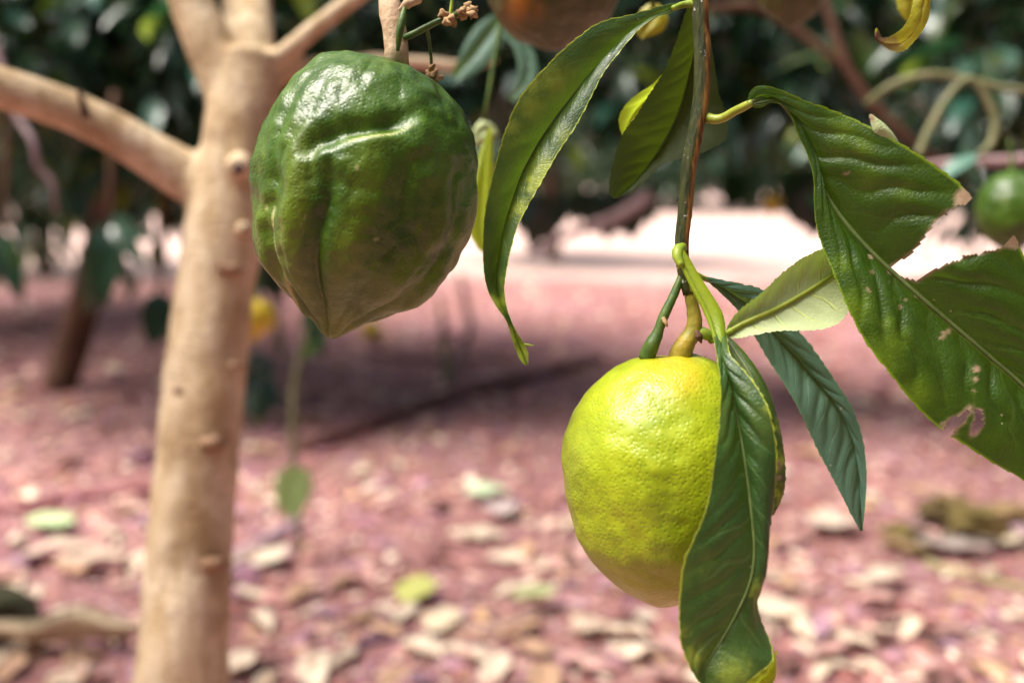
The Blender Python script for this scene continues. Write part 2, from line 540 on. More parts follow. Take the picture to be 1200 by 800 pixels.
# ------------------------------------------------------------------ crowns
LEAF_V = np.array([[0, 0, 0], [.16, 0, .0], [.45, 0, -.02], [.75, 0, -.09], [1, 0, -.20],
                   [.16, .11, .035], [.45, .19, .05], [.75, .13, -.03],
                   [.16, -.11, .035], [.45, -.19, .05], [.75, -.13, -.03]])
LEAF_F = [(0, 1, 5), (1, 2, 6, 5), (2, 3, 7, 6), (3, 4, 7), (0, 8, 1), (1, 8, 9, 2), (2, 9, 10, 3), (3, 10, 4)]

def leaf_tints(n, g):
    base = np.array([[0.022, 0.062, 0.026], [0.030, 0.085, 0.040], [0.018, 0.048, 0.022], [0.07, 0.12, 0.02], [0.03, 0.10, 0.07]])
    idx = g.choice(5, n, p=[.34, .26, .22, .08, .10])
    t = base[idx] * g.uniform(0.6, 1.4, (n, 1))
    pale = g.random(n) < 0.07
    t[pale] = np.array([0.10, 0.20, 0.15])  # pale teal leaves paint sky highlights into the foliage colour
    lime = g.random(n) < 0.05
    t[lime] = np.array([0.20, 0.26, 0.02])
    return np.hstack([t, np.ones((n, 1))])

def crown_points(g, n, rx, ry, rz, nclump):
    cl = []
    while len(cl) < nclump:
        q = g.uniform(-1, 1, 3)
        l = np.linalg.norm(q)
        if 0.35 < l < 1: cl.append(q * np.array([rx, ry, rz]))
    cl = np.array(cl)
    ci = g.integers(0, nclump, n)
    sig = 0.17 * (rx + ry + rz) / 3
    pos = cl[ci] + g.normal(0, 1, (n, 3)) * sig * np.array([1, 1, 0.8])
    out = pos / np.array([rx, ry, rz])
    ax = out * 0.5 + (pos - cl[ci]) / sig * 0.35 + g.normal(0, .5, (n, 3)) + np.array([0, 0, -0.55])
    ax /= np.linalg.norm(ax, axis=1)[:, None]
    return pos, ax, cl

def leaf_frames(ax, g):
    up = np.array([0, 0, 1.0]) + g.normal(0, .45, ax.shape)
    y = np.cross(up, ax); y /= np.linalg.norm(y, axis=1)[:, None] + 1e-9
    z = np.cross(ax, y)
    return ax, y, z

def crown_mesh(name, seed, n, rx, ry, rz, nclump, lo, hi):
    g = np.random.default_rng(seed)
    pos, ax, cl = crown_points(g, n, rx, ry, rz, nclump)
    x, y, z = leaf_frames(ax, g)
    L = g.uniform(lo, hi, n)
    W = L * g.uniform(0.85, 1.25, n)
    T = LEAF_V
    v = pos[:, None, :] + x[:, None, :] * (T[None, :, 0:1] * L[:, None, None]) + y[:, None, :] * (T[None, :, 1:2] * W[:, None, None]) + z[:, None, :] * (T[None, :, 2:3] * L[:, None, None])
    nv = len(T)
    faces = [tuple(k + i * nv for k in f) for i in range(n) for f in LEAF_F]
    me = mesh_np(name, v.reshape(-1, 3), faces)
    add_attr(me, "tint", np.repeat(leaf_tints(n, g), nv, axis=0), 'FLOAT_COLOR')
    me.materials.append(M['crown'])
    return me, cl

# a handful of single leaves, shared by all leaf parts of the background trees
def single_leaf_mesh(k):
    g = np.random.default_rng(100 + k)
    nu, nv = 9, 5
    v = []
    for i in range(nu):
        u = i / (nu - 1)
        w = 0.21 * math.sin(math.pi * min(1, u ** 0.8)) ** 0.8 + 0.002
        for j in range(nv):
            s = (j - 2) / 2
            v.append((u, s * w, abs(s) * 0.05 * math.sin(math.pi * u) - (0.15 + 0.1 * k / 4) * u * u + 0.012 * math.sin(9 * u + 2 * k + s)))
    f = [(i * nv + j, i * nv + j + 1, (i + 1) * nv + j + 1, (i + 1) * nv + j) for i in range(nu - 1) for j in range(nv - 1)]
    me = mesh_np("leaf", v, f)
    t = [(0.013, 0.040, 0.016), (0.026, 0.072, 0.038), (0.05, 0.11, 0.02), (0.11, 0.22, 0.17), (0.20, 0.26, 0.02)][k]  # the pale teal tint stands in for sky reflected on leaves
    add_attr(me, "tint", np.tile(np.array(t + (1,)), (len(v), 1)), 'FLOAT_COLOR')
    me.materials.append(M['crown'])
    return me
SINGLE = [single_leaf_mesh(k) for k in range(5)]

CROWNS = [crown_mesh("crown", 11, 5200, 1.25, 1.25, 1.15, 60, .09, .16),
          crown_mesh("crown", 12, 5200, 1.35, 1.15, 1.10, 56, .09, .16),
          crown_mesh("crown", 13, 5200, 1.15, 1.30, 1.25, 62, .08, .15)]

def leaf_part(parent, p, ax, L, k, roll=None, width=1.0):
    """one single leaf, child of a tree; p is relative to the parent"""
    o = bpy.data.objects.new("leaf", SINGLE[k])
    col.objects.link(o)
    o.parent = parent
    a = Vector(ax).normalized()
    up = Vector((random.gauss(0, .4), random.gauss(0, .4), 1)) if roll is None else Vector(roll)
    y = up.cross(a)
    if y.length < 1e-4: y = Vector((0, 1, 0)).cross(a)
    y.normalize()
    z = a.cross(y)
    from mathutils import Matrix
    m = Matrix((a, y, z)).transposed()
    o.rotation_euler = m.to_euler()
    o.location = Vector([float(q) for q in p])
    o.scale = (L, L * width, L)
    return o

def make_tree(name, label, loc, crown_i, crown_z, scale=(1, 1, 1), rotz=0.0, trunk_r=0.05, lean=(0, 0), group=None, nleaf=0, mat='bark_dark', lin=0.0):
    loc = np.array([loc[0], loc[1], gh_scalar(loc[0], loc[1])])
    t = empty(name, loc)
    tag(t, label, "tree", group)
    me, cl = CROWNS[crown_i]
    sc = np.array(scale, float)
    cr = link_mesh("crown", me, None, t, (lean[0], lean[1], crown_z))
    cr.scale = tuple(sc); cr.rotation_euler = (0, 0, rotz)
    cr["kind"] = "stuff"
    # trunk and limbs, one continuous woody part each
    top = np.array([lean[0] * 0.8, lean[1] * 0.8, crown_z - 0.1 * sc[2]])
    path = spline([(0, 0, -0.05), (top[0] * (0.15 + .2 * lin) + random.uniform(-.03, .03), top[1] * 0.2, top[2] * 0.3), (top[0] * (0.5 + .15 * lin), top[1] * 0.55 + random.uniform(-.04, .04), top[2] * 0.62), tuple(top)], 18)
    r = np.interp(np.linspace(0, 1, 18), [0, .06, .5, 1], [trunk_r * 1.5, trunk_r * 1.1, trunk_r, trunk_r * 0.6])
    v, f = tube_arrays(path, r, 12, True, 0.18, crown_i * 3.0)
    trunk = link_mesh("trunk", mesh_np("trunk", v, f), M[mat], t)
    ca, sa = math.cos(rotz), math.sin(rotz)
    order = sorted(range(len(cl)), key=lambda i: -np.linalg.norm(cl[i]))[:7]
    for q, i in enumerate(order):
        c = cl[i] * sc * 0.85
        c = np.array([c[0] * ca - c[1] * sa, c[0] * sa + c[1] * ca, c[2]]) + np.array([lean[0], lean[1], crown_z])
        st = path[9 + (q % 8)]
        mid = (st + c) / 2 + np.array([0, 0, 0.12])
        lp = spline([st, mid, c], 10)
        v, f = tube_arrays(lp, np.linspace(trunk_r * 0.5, trunk_r * 0.12, 10), 7, True)
        link_mesh("limb", mesh_np("limb", v, f), M[mat], t)
    if nleaf:
        g = np.random.default_rng(int(abs(loc[0] * 100) + loc[1] * 77))
        cand = []
        while len(cand) < nleaf:
            c = cl[g.integers(0, len(cl))] * sc
            c = np.array([c[0] * ca - c[1] * sa, c[0] * sa + c[1] * ca, c[2]])
            if c[1] > 0.35 * sc[1]: continue
            p = c + g.normal(0, .16, 3) + np.array([lean[0], lean[1], crown_z])
            p += np.array([0, -0.12, 0])
            cand.append(p)
        for p in cand:
            ax = np.array([g.normal(0, .6), g.normal(-.25, .5), -0.6 + g.normal(0, .35)])
            leaf_part(t, p, ax, g.uniform(.11, .18), int(g.choice(5, p=[.36, .26, .14, .16, .08])))
    return t

BOUGHS = [crown_mesh("bough", 61, 620, .50, .32, .30, 16, .10, .17), crown_mesh("bough", 62, 620, .46, .34, .33, 15, .10, .17)]
def bough(t, at, k, rz, scale=1.0):
    """low hanging leafy bough of tree t, with its limb"""
    at = np.array(at, float); base = np.array(t.location)
    me, cl = BOUGHS[k]
    o = link_mesh("bough", me, None, t, at - base)
    o.rotation_euler = (0, 0, rz); o.scale = (scale,) * 3
    o["kind"] = "stuff"
    g = np.random.default_rng(int(at[0] * 100 + 500))
    st = np.array([base[0] + (at[0] - base[0]) * .25, base[1] + (at[1] - base[1]) * .25, 1.5])
    tube("limb", [st, (st + at) / 2 + np.array([0, 0, .25]), at + np.array([0, 0, .05])], [.02, .014, .006], M['bark_dark'], t, 14, 7, .1)
    for i in range(40):
        p = at - base + np.array([g.normal(0, .32), -.22 + g.normal(0, .1), g.normal(-.03, .2)]) * scale
        ax = np.array([g.normal(0, .7), g.normal(-.2, .5), -0.5 + g.normal(0, .4)])
        leaf_part(t, p, ax, g.uniform(.10, .17), int(g.choice(5, p=[.36, .24, .14, .18, .08])))

# ------------------------------------------------------------------ orchard trees behind
p, d = G(66, 456)
T1 = make_tree("citron_tree", "dark leaning citron trunk under a low drooping crown behind the pale trunk", p, 0, 1.75, (1.0, 1.0, 0.95), 0.4, 0.055, (0.60, 0.35), None, 60, lin=1.0)
for a in (((-1.45, 2.9, 1.25), 0, .3), ((-.78, 3.1, 1.28), 1, 1.4), ((-.1, 3.4, 1.3), 0, 2.2), ((-1.1, 3.3, 1.15), 1, 3.3)):
    bough(T1, *a)
for (x, y, ci, cz, s, rz, tr, nl, lab) in [
    (-3.3, 4.9, 1, 1.70, 1.15, 1.0, .06, 70, "bushy citron tree left of the dark leaning trunk"),
    (2.75, 3.6, 2, 1.85, 1.05, 2.0, .06, 80, "bushy citron tree behind the curved pale vines"),
    (3.3, 6.6, 0, 1.80, 1.15, 0.2, .06, 50, "citron tree with deep shaded crown beyond the torn leaf"),
    (-3.9, 8.3, 2, 1.80, 1.2, 3.0, .06, 30, "citron tree at the edge of the sunlit clearing"),
    ]:
    make_tree("citron_tree", lab, (x, y), ci, cz, (s, s, s), rz, tr, (0, 0), "orchard trees at the sides", nl)
p, d = G(650, 306)
make_tree("citron_tree", "slim dark trunk standing alone at the near edge of the sunlit strip", p, 1, 1.85, (1.1, 1.0, 1.0), 2.2, 0.06, (-0.1, 0.1), None, 30)
# crown overhead: the tree that carries the hanging twig, its trunk beside the camera
TC = make_tree("citron_tree", "citron tree beside the camera whose crown hangs over the fruit", (2.3, 1.0), 2, 1.95, (1.15, 1.1, 0.78), 1.2, 0.055, (-0.35, 0.45), None, 0)
for a in (((1.45, 2.8, 1.17), 1, .6), ((.9, 3.1, 1.22), 0, 2.9), ((.42, 3.3, 1.28), 1, 4.0), ((1.85, 3.1, 1.12), 0, 1.0)):
    bough(TC, *a)
A_ = np.array
tube("limb", [A_((2.28, 1.0, 1.25)), A_((1.7, .9, 1.22)), A_((1.1, .72, 1.12)), A_((.6, .56, 1.05)), A_((.25, .475, 1.03)), A_((.084, .455, 1.025)), A_((-.06, .465, 1.035)), A_((-.3, .5, 1.08))],
     [.028, .022, .017, .013, .011, .009, .007, .003], M['bark_dark'], TC, 60, 12, .12)
tube("limb", [A_((1.15, .74, 1.125)), A_((.8, .74, 1.10)), A_((.45, .74, 1.09)), A_((.2, .72, 1.07)), A_((.03, .64, 1.07)), A_((-.05, .70, 1.09))],
     [.014, .012, .010, .008, .006, .003], M['bark_dark'], TC, 40, 10, .12)
gg = np.random.default_rng(77)
for i in range(34):
    u = gg.random()
    p = A_((.30 + 1.1 * u, .55 + .2 * u + gg.normal(0, .1), 1.10 + .08 * u + gg.uniform(0, .12)))
    leaf_part(TC, p - A_(TC.location), (gg.normal(0, .7), gg.normal(0, .7), -.1 + gg.normal(0, .3)), gg.uniform(.09, .15), int(gg.choice(5, p=[.4, .3, .2, .06, .04])))
for (x, y, ci, s_, rz, lab) in [(-2.4, -2.6, 0, 1.15, .3, "unseen citron tree added left behind the camera to block sky light"), (-.5, -3.1, 1, 1.2, 1.3, "unseen citron tree added straight behind the camera to block sky light"), (1.5, -2.6, 2, 1.15, 2.2, "unseen citron tree added behind the camera near the overhanging tree to block sky light"),
                               (3.4, -1.4, 0, 1.15, 3.1, "unseen citron tree added beside the overhanging tree to block sky light"), (-4.0, -.6, 1, 1.1, 4.2, "unseen citron tree added beyond the left limb to block sky light")]:
    make_tree("citron_tree", lab, (x, y), ci, 1.55, (s_, s_, s_), rz, .06, (0, 0), "unseen trees added around the camera to block sky light", 0)  # out-of-view trees added to cut the sky fill from behind
# far rows
g = np.random.default_rng(5)
k = 0
for (yrow, n, spacing) in ((27.0, 10, 3.0), (33.0, 12, 3.2), (40.0, 12, 3.9)):
    for i in range(n):
        x = (i - (n - 1) / 2) * spacing + g.uniform(-.35, .35)
        s = g.uniform(1.75, 2.1) * (1 if yrow < 30 else 1.2)
        make_tree("citron_tree", "far bushy citron tree in the row beyond the sunlit strip", (x, yrow + g.uniform(-.6, .6)), k % 3, 1.55 * s, (s * 1.05, s, s * 1.12), g.uniform(0, 6), .07, (0, 0), "far rows of citron trees", 0)
        k += 1

# ------------------------------------------------------------------ pale foreground tree
def build_main_tree():
    D = 0.95
    base = P(205, 840, D); base[2] = gh_scalar(base[0], base[1])
    t = empty("citron_tree", base)
    tag(t, "pale smooth-barked citron tree with forked limbs and pruned stubs", "tree")
    V, F = [], []
    def add(pts, rads, n=26, ns=20, bump=0.10, seed=0.0):
        path = spline(pts, n)
        cs = np.concatenate([[0], np.cumsum(np.linalg.norm(np.diff(np.asarray(pts), axis=0), axis=1))])
        r = np.interp(np.linspace(0, 1, n), cs / cs[-1], rads)
        v, f = tube_arrays(path, r, ns, True, bump, seed)
        o = len(V)
        V.extend(v); F.extend([tuple(i + o for i in q) for q in f])
    w = lambda px, dd=D: px * dd / FPX
    b0 = P(205, 840, D); b1 = b0.copy(); b1[2] = -0.05; b1[0] -= 0.012
    m1 = (b0 + b1) / 2
    add([b1, m1, P(212, 800, D), P(222, 650, D), P(234, 500, D), P(244, 400, D), P(253, 330, D), P(264, 250, D), P(278, 180, D), P(287, 110, D), P(292, 62, D)],
        [w(72), w(60), w(54), w(49), w(47), w(46), w(45.5), w(46), w(43), w(41), w(36)], 60, 28, 0.07, 2.0)
    # limbs
    add([P(284, 150, D), P(262, 85, D), P(238, 40, D), P(222, -10, D), P(200, -90, D), P(160, -230, D + .1), np.array([-.75, 1.2, 1.6]), np.array([-1.0, 1.3, 2.1])], [w(34), w(31), w(28), w(26), w(24), w(22), w(18), w(8)], 40, 16, 0.08, 5)
    add([P(291, 110, D), P(291, 50, D + .02), P(289, 0, D + .06), P(290, -60, D + .12), P(300, -220, D + .3), np.array([-.42, 1.7, 2.0]), np.array([-.5, 2.15, 2.7])], [w(34), w(31), w(31), w(28), w(24), w(18), w(8)], 40, 16, 0.08, 7)
    add([P(300, 85, D), P(330, 66, D), P(370, 32, D), P(412, 0, D), P(480, -60, D), P(560, -190, D + .1)], [w(15), w(13), w(11), w(11), w(9), w(3)], 24, 12, 0.08, 9)
    add([P(295, 112, D), P(335, 84, D + .01), P(400, 74, D + .02), P(470, 72, D + .02), P(540, 78, D + .03), P(584, 70, D + .03)], [w(18), w(13), w(10), w(9), w(9), w(5)], 26, 12, 0.12, 11)
    add([P(262, 225, D), P(222, 208, D), P(170, 176, D - .02), P(110, 142, D - .04), P(50, 118, D - .06), P(-10, 100, D - .08), P(-120, 60, D - .1), P(-260, -10, D - .1), np.array([-1.05, .82, 1.22]), np.array([-1.6, .84, 1.6]), np.array([-2.1, .86, 1.95])],
        [w(36), w(31), w(26), w(24), w(23.5), w(23.5), w(23), w(22), w(21), w(18), w(10)], 60, 18, 0.06, 13)
    me = mesh_np("trunk", V, F)
    o = link_mesh("trunk", me, M['bark'])
    set_parent(o, t)
    rm = o.modifiers.new("blend", 'REMESH')
    rm.mode = 'VOXEL'; rm.voxel_size = 0.0035; rm.use_smooth_shade = True
    sm = o.modifiers.new("smooth", 'SMOOTH'); sm.factor = 0.5; sm.iterations = 9
    # pruned stub with a dark disc painted in for its shaded hole
    def stub(px, py, rpx, dx, dy, core=True, ln=0.02):
        q = P(px, py, D - w(34))
        dirv = np.array([dx, -1.0, dy]); dirv /= np.linalg.norm(dirv)
        s = tube("stub", [q - dirv * 0.02, q, q + dirv * ln * 0.6, q + dirv * ln], [w(rpx) * 1.25, w(rpx) * 1.1, w(rpx), w(rpx) * 0.8], M['bark'], t, 10, 14, 0.1)
        if core:
            c = tube("hole_disc", [q + dirv * (ln - 0.002), q + dirv * (ln + 0.0012)], [w(rpx) * 0.45, w(rpx) * 0.38], M['stub_core'], None, 4, 10, 0.15)
            set_parent(c, s)
    stub(281, 192, 15, .2, -.25)
    stub(285, 268, 8, .4, .1, True, .012)
    def knot(px, py, rpx, xo=0.0):
        q = P(px, py, D - w(38.5))
        v, f = [], []
        kk = tube("knot", [q + np.array([-w(rpx), .008, 0]), q + np.array([-w(rpx) * .4, 0, w(2)]), q + np.array([w(rpx) * .4, 0, w(2)]), q + np.array([w(rpx), .008, 0])], [w(2), w(rpx * .5), w(rpx * .5), w(2)], M['stub'], t, 10, 10, 0.45, px)
    for a in ((268, 317, 15), (240, 402, 10), (222, 408, 8), (215, 460, 12), (245, 520, 18), (222, 592, 14), (200, 645, 11), (248, 662, 14), (200, 736, 10), (275, 430, 8), (262, 312, 9)):
        knot(*a)
    # short dead twig on the left limb
    tube("twig", [P(101, 138, D - .075), P(97, 122, D - .08), P(92, 106, D - .085)], [w(5), w(4), w(2)], M['bark_dark'], t, 8, 8, .2)
    # crown overhead, out of frame
    me2, cl = CROWNS[1]
    cr = link_mesh("crown", me2, None, t, (-1.85, -0.1, 2.05))
    cr.scale = (0.55, 0.55, 0.5); cr["kind"] = "stuff"
    for at, k_, rz in (((-1.0, 1.35, 2.2), 0, .5), ((-.5, 2.2, 2.75), 1, 1.5)):
        bo = link_mesh("bough", BOUGHS[k_][0], None, t, np.array(at) - base)
        bo.rotation_euler = (0, 0, rz); bo["kind"] = "stuff"
build_main_tree()

# ------------------------------------------------------------------ fruit
def outline_polar(pts, c, axis):
    p = spline(list(pts) + [pts[0]], 400)
    d = p - np.array(c)
    ang = np.arctan2(d[:, 0] * axis[1] - d[:, 1] * axis[0], d[:, 0] * axis[0] + d[:, 1] * axis[1])
    rad = np.hypot(d[:, 0], d[:, 1])
    return ang, rad

def seg_dist(pts, poly):
    """distance from pixel points to polyline, signed (+ = above), and parameter"""
    pts = np.asarray(pts); poly = np.asarray(poly, float)
    best = np.full(len(pts), 1e9); sg = np.zeros(len(pts)); par = np.zeros(len(pts))
    for i in range(len(poly) - 1):
        a, b = poly[i], poly[i + 1]
        ab = b - a
        t = np.clip(((pts - a) @ ab) / (ab @ ab), 0, 1)
        q = a + t[:, None] * ab
        dd = np.hypot(*(pts - q).T)
        s = np.sign(ab[0] * (pts[:, 1] - a[1]) - ab[1] * (pts[:, 0] - a[0]))
        m = dd < best
        best[m] = dd[m]; sg[m] = -s[m]; par[m] = (i + t[m]) / (len(poly) - 1)
    return best, sg, par

def fruit(name, outline, top, tip, depth, mat, label, ribs=0.0, lump=1.0, nrib=9, crease=None, scars=(), warm=None, res=(220, 160), seed=0.0, group=None, squash=0.97, dimple=0.0, cat="fruit"):
    out = np.asarray(outline, float)
    c = (np.asarray(top, float) + np.asarray(tip, float)) / 2
    ax = (np.asarray(top, float) - np.asarray(tip, float)); ax /= np.linalg.norm(ax)
    # px frame: y down; use y-up
    o2 = out * np.array([1, -1]); c2 = c * np.array([1, -1]); a2 = ax * np.array([1, -1])
    ang, rad = outline_polar([tuple(q) for q in o2], c2, a2)
    # ang>0 : clockwise from axis = right-hand side
    order = np.argsort(ang); ang, rad = ang[order], rad[order]
    def rr(a): return np.interp(a, ang, rad, period=2 * math.pi)
    nphi, nal = res
    al = np.linspace(0, math.pi, nal)
    r_right = rr(al); r_left = rr(-al)
    k = depth / FPX
    s = k
    right2 = np.array([a2[1], -a2[0]])
    axw = RT * a2[0] + UP * a2[1]
    rtw = RT * right2[0] + UP * right2[1]
    bkw = FW
    ctr = P(c[0], c[1], depth)
    verts = []
    A, PH = np.meshgrid(al, np.arange(nphi) * 2 * math.pi / nphi, indexing='ij')
    wgt = 0.5 + 0.5 * np.cos(PH)
    Rr = (r_right[:, None] * wgt + r_left[:, None] * (1 - wgt))
    Rr = Rr * (1 + (squash - 1) * np.abs(np.sin(PH)) * np.sin(A))
    dirs = (np.cos(A)[..., None] * axw + (np.sin(A) * np.cos(PH))[..., None] * rtw + (np.sin(A) * np.sin(PH))[..., None] * bkw)
    pts = dirs * (Rr * s)[..., None]
    flat = pts.reshape(-1, 3); dfl = dirs.reshape(-1, 3)
    h = np.zeros(len(flat))
    nf = np.array([mnoise.noise(Vector(q * 42 + seed)) for q in flat])
    nm = np.array([mnoise.noise(Vector(q * 120 + seed * 2)) for q in flat])
    nh = np.array([mnoise.noise(Vector(q * 290 + seed * 3)) for q in flat])
    front = dfl @ bkw
    damp = 0.35 + 0.65 * np.clip(1 - np.abs(np.abs(front)) ** 0 + np.abs(front), 0, 1)
    h += lump * (0.0013 * nf * damp + 0.0009 * nm + 0.0002 * nh)
    if ribs:
        w_ = np.clip((A - 0.9) / 1.2, 0, 1).ravel() * np.sin(A).ravel() ** 0.7
        ph = PH.ravel() + 0.25 * np.array([mnoise.noise(Vector(q * 18 + seed + 9)) for q in flat])
        rib_w = w_ * (np.abs(np.cos(ph * nrib / 2 + 0.6)) ** 0.8 - 0.6) * (0.75 + 0.5 * np.sin(3 * ph + 1))
        h += ribs * rib_w
    if ribs > .003:
        wr = np.array([mnoise.noise(Vector((math.cos(p_) * 3.6 + seed, math.sin(p_) * 3.6, a_ * 1.6))) for p_, a_ in zip(PH.ravel(), A.ravel())])
        h += 0.0030 * (np.abs(wr) ** 0.8 - 0.25) * np.sin(A.ravel())
    if dimple:
        h -= dimple * np.exp(-(A.ravel() / 0.28) ** 2)
    pix = np.stack([c[0] + (flat @ RT) / k, c[1] - (flat @ UP) / k], 1)
    isf = front < 0.12
    scar = np.zeros(len(flat)); wm = np.zeros(len(flat))
    if crease is not None:
        dd, sg, par = seg_dist(pix, crease)
        end = np.clip(np.sin(np.clip(par, 0, 1) * math.pi) * 1.6, 0, 1)
        sd = dd * sg
        h += np.where(isf, end * (-0.0046 * np.exp(-((sd - 12) / 11) ** 2) + 0.0006 * np.exp(-((sd + 5) / 6) ** 2)), 0)
        h += np.where(isf, 0.0012 * np.exp(-((sd + 26) / 16) ** 2) * end, 0)
        core = np.clip(1 - np.abs(sd + 1.0) / (0.5 + 1.5 * np.sin(np.clip(par * 0.85, 0, 1) * math.pi) ** 2), 0, 1)
        scar = np.where(isf & (par > 0.3) & (par < 0.9), np.clip(core * 2, 0, 1) * np.clip(0.75 + 1.2 * nm, 0.25, 1), 0)
    for (poly, wd) in scars:
        dd, sg, par = seg_dist(pix, poly)
        e = np.sin(np.clip(par, 0.02, 0.98) * math.pi) ** 0.5
        scar = np.maximum(scar, np.where(isf, np.clip((wd * e - dd) / 1.2 + 0.5, 0, 1), 0))
        h += np.where(isf, 0.0005 * np.exp(-(dd / 3) ** 2) - 0.0007 * np.exp(-((dd * sg + 7) / 4) ** 2), 0)
    if ribs > .003:
        wm = np.clip(rib_w * 1.6 + .12 * nf, 0, .42)
    if warm is not None:
        for (wx, wy, wr, wa) in warm:
            wm = np.maximum(wm, np.where(isf, wa * np.exp(-(((pix[:, 0] - wx) ** 2 + (pix[:, 1] - wy) ** 2) / wr ** 2)), 0))
    flat = flat + dfl * h[:, None]
    faces = []
    for i in range(nal - 1):
        for j in range(nphi):
            j2 = (j + 1) % nphi
            faces.append((i * nphi + j, (i + 1) * nphi + j, (i + 1) * nphi + j2, i * nphi + j2))
    me = mesh_np("rind", flat, faces)
    bm = bmesh.new(); bm.from_mesh(me)
    bmesh.ops.remove_doubles(bm, verts=bm.verts, dist=1e-6)
    bmesh.ops.recalc_face_normals(bm, faces=bm.faces)
    bm.to_mesh(me); bm.free()
    n_after = len(me.vertices)
    # re-sample attributes by nearest original index (poles merged only)
    scar_a = np.zeros(n_after); wm_a = np.zeros(n_after)
    co = np.zeros(n_after * 3); me.vertices.foreach_get("co", co); co = co.reshape(-1, 3)
    key = {tuple(np.round(q, 6)): i for i, q in enumerate(flat)}
    for i, q in enumerate(co):
        j = key.get(tuple(np.round(q, 6)))
        if j is not None: scar_a[i] = scar[j]; wm_a[i] = wm[j]
    add_attr(me, "scar", scar_a); add_attr(me, "warm", wm_a)
    me.polygons.foreach_set("use_smooth", [True] * len(me.polygons))
    t = empty(name, ctr)
    tag(t, label, cat, group)
    link_mesh("rind", me, mat, t)
    return t

green_out = [(417, 63), (440, 65), (461, 71), (490, 84), (516, 104), (536, 124), (549, 145), (558, 168), (561, 190), (559, 215), (553, 243), (545, 270), (534, 298), (518, 325), (497, 346), (470, 362), (440, 373), (412, 386), (396, 395), (385, 397), (376, 389), (365, 372), (335, 341), (314, 316), (302, 294), (298, 262), (298, 232), (300, 200), (306, 172), (316, 146), (330, 118), (351, 91), (375, 72), (395, 65)]
DG = 0.46
citron_green = fruit("citron", green_out, (455, 69), (386, 397), DG, M['green'], "dark green bumpy unripe citron with a pale scar, hanging by the pale trunk", ribs=0.0060, lump=1.35, nrib=10,
    crease=[(380, 214), (398, 203), (416, 192), (436, 187), (456, 185), (474, 180), (490, 171), (508, 158)],
    scars=[([(338, 254), (337, 275), (339, 300), (344, 322), (350, 342), (357, 358), (362, 368)], 1.6)],
    warm=[(330, 330, 45, .5), (318, 260, 30, .35), (400, 385, 30, .5), (470, 355, 40, .35), (350, 290, 20, .3)], seed=1.7, dimple=0.002)
yellow_out = [(761, 417), (740, 421), (719, 431), (702, 444), (687, 460), (675, 477), (667, 495), (660, 515), (658, 537), (660, 560), (664, 582), (670, 608), (677, 632), (687, 649), (698, 662), (712, 676), (729, 690), (748, 702), (766, 709), (780, 710), (797, 706), (822, 695), (848, 672), (866, 645), (879, 610), (886, 575), (888, 540), (884, 505), (876, 475), (862, 448), (843, 427), (826, 418), (808, 413), (797, 416), (785, 417)]
DY = 0.452
citron_yellow = fruit("citron", yellow_out, (798, 418), (768, 710), DY, M['yellow'], "lime-yellow dimpled citron behind a long folded green leaf", lump=0.75, ribs=0.0, seed=6.1,
    warm=[(785, 432, 26, .8), (775, 425, 16, .6), (840, 580, 20, .5), (790, 690, 40, .15)], scars=[([(833, 575), (838, 584)], 1.2)])

# stalk of the green fruit
def green_stalk():
    t = empty("dried_flower_twig", P(460, 70, DG))
    tag(t, "pale tan twig with dried flowers holding the dark green fruit", "twig")
    k = DG / FPX
    tube("twig", [A_((-.062, .466, 1.036)), P(440, -200, DG + .01), P(446, -60, DG + .02), P(452, -20, DG + .01), P(457, 5, DG), P(462, 30, DG), P(464, 48, DG), P(464, 62, DG), P(464, 80, DG)], [7 * k, 6 * k, 6.5 * k, 6.5 * k, 8 * k, 7 * k, 9 * k, 13 * k, 15 * k], M['twig_tan'], t, 30, 14, .28)
    tube("branchlet", [P(466, 46, DG), P(480, 42, DG - .004), P(500, 32, DG - .006), P(520, 22, DG - .008), P(536, 17, DG - .008)], [4 * k, 4 * k, 4 * k, 3.5 * k, 3 * k], M['twig_green'], t, 18, 10, .12)
    tube("petal", [P(466, 60, DG - .012), P(468, 40, DG - .014), P(472, 20, DG - .014), P(474, 8, DG - .012)], [2 * k, 4.5 * k, 5 * k, 2 * k], M['twig_green'], t, 14, 8)
    tube("sepal", [P(468, 12, DG - .01), P(478, 4, DG - .012), P(490, -2, DG - .012), P(494, -12, DG - .01)], [2 * k, 6 * k, 6 * k, 2 * k], M['twig_tan'], t, 12, 8, .3)
    tube("branchlet", [P(527, 22, DG - .008), P(529, 8, DG - .008), P(531, -10, DG - .008)], [2.4 * k, 2.2 * k, 2.2 * k], M['petiole'], t, 10, 8, .1)
    g = np.random.default_rng(3)
    for i, (px, py) in enumerate([(520, 18), (528, 22), (536, 17), (543, 12), (549, 14), (553, 18), (541, 20), (523, 27), (547, 8), (554, 12), (530, 26)]):
        q = P(px, py, DG - .008 + g.uniform(-.004, .004))
        v = g.normal(0, 1, 3); v /= np.linalg.norm(v)
        tube("dried_petal", [q - v * .0026, q + np.array([.0004, 0, .0003]), q + v * .0030], [.0005, .0021, .0004], M['dead'], t, 9, 8, .9, i * 3.3)
    # withered flower behind the fruit
    for i in range(9):
        q = P(508 + g.uniform(-8, 8), 84 + g.uniform(-6, 10), DG + .008 + g.uniform(-.003, .003))
        v = g.normal(0, 1, 3) + np.array([0, 0, -.8]); v /= np.linalg.norm(v)
        tube("dried_petal", [q - v * .003, q, q + v * .0032], [.0006, .0016, .0007], M['dead'], t, 7, 7, .4, i)
    tube("branchlet", [P(500, 32, DG - .006), P(504, 55, DG + .004), P(506, 82, DG + .008)], [2.5 * k, 2 * k, 2 * k], M['twig_green'], t, 10, 8)
green_stalk()

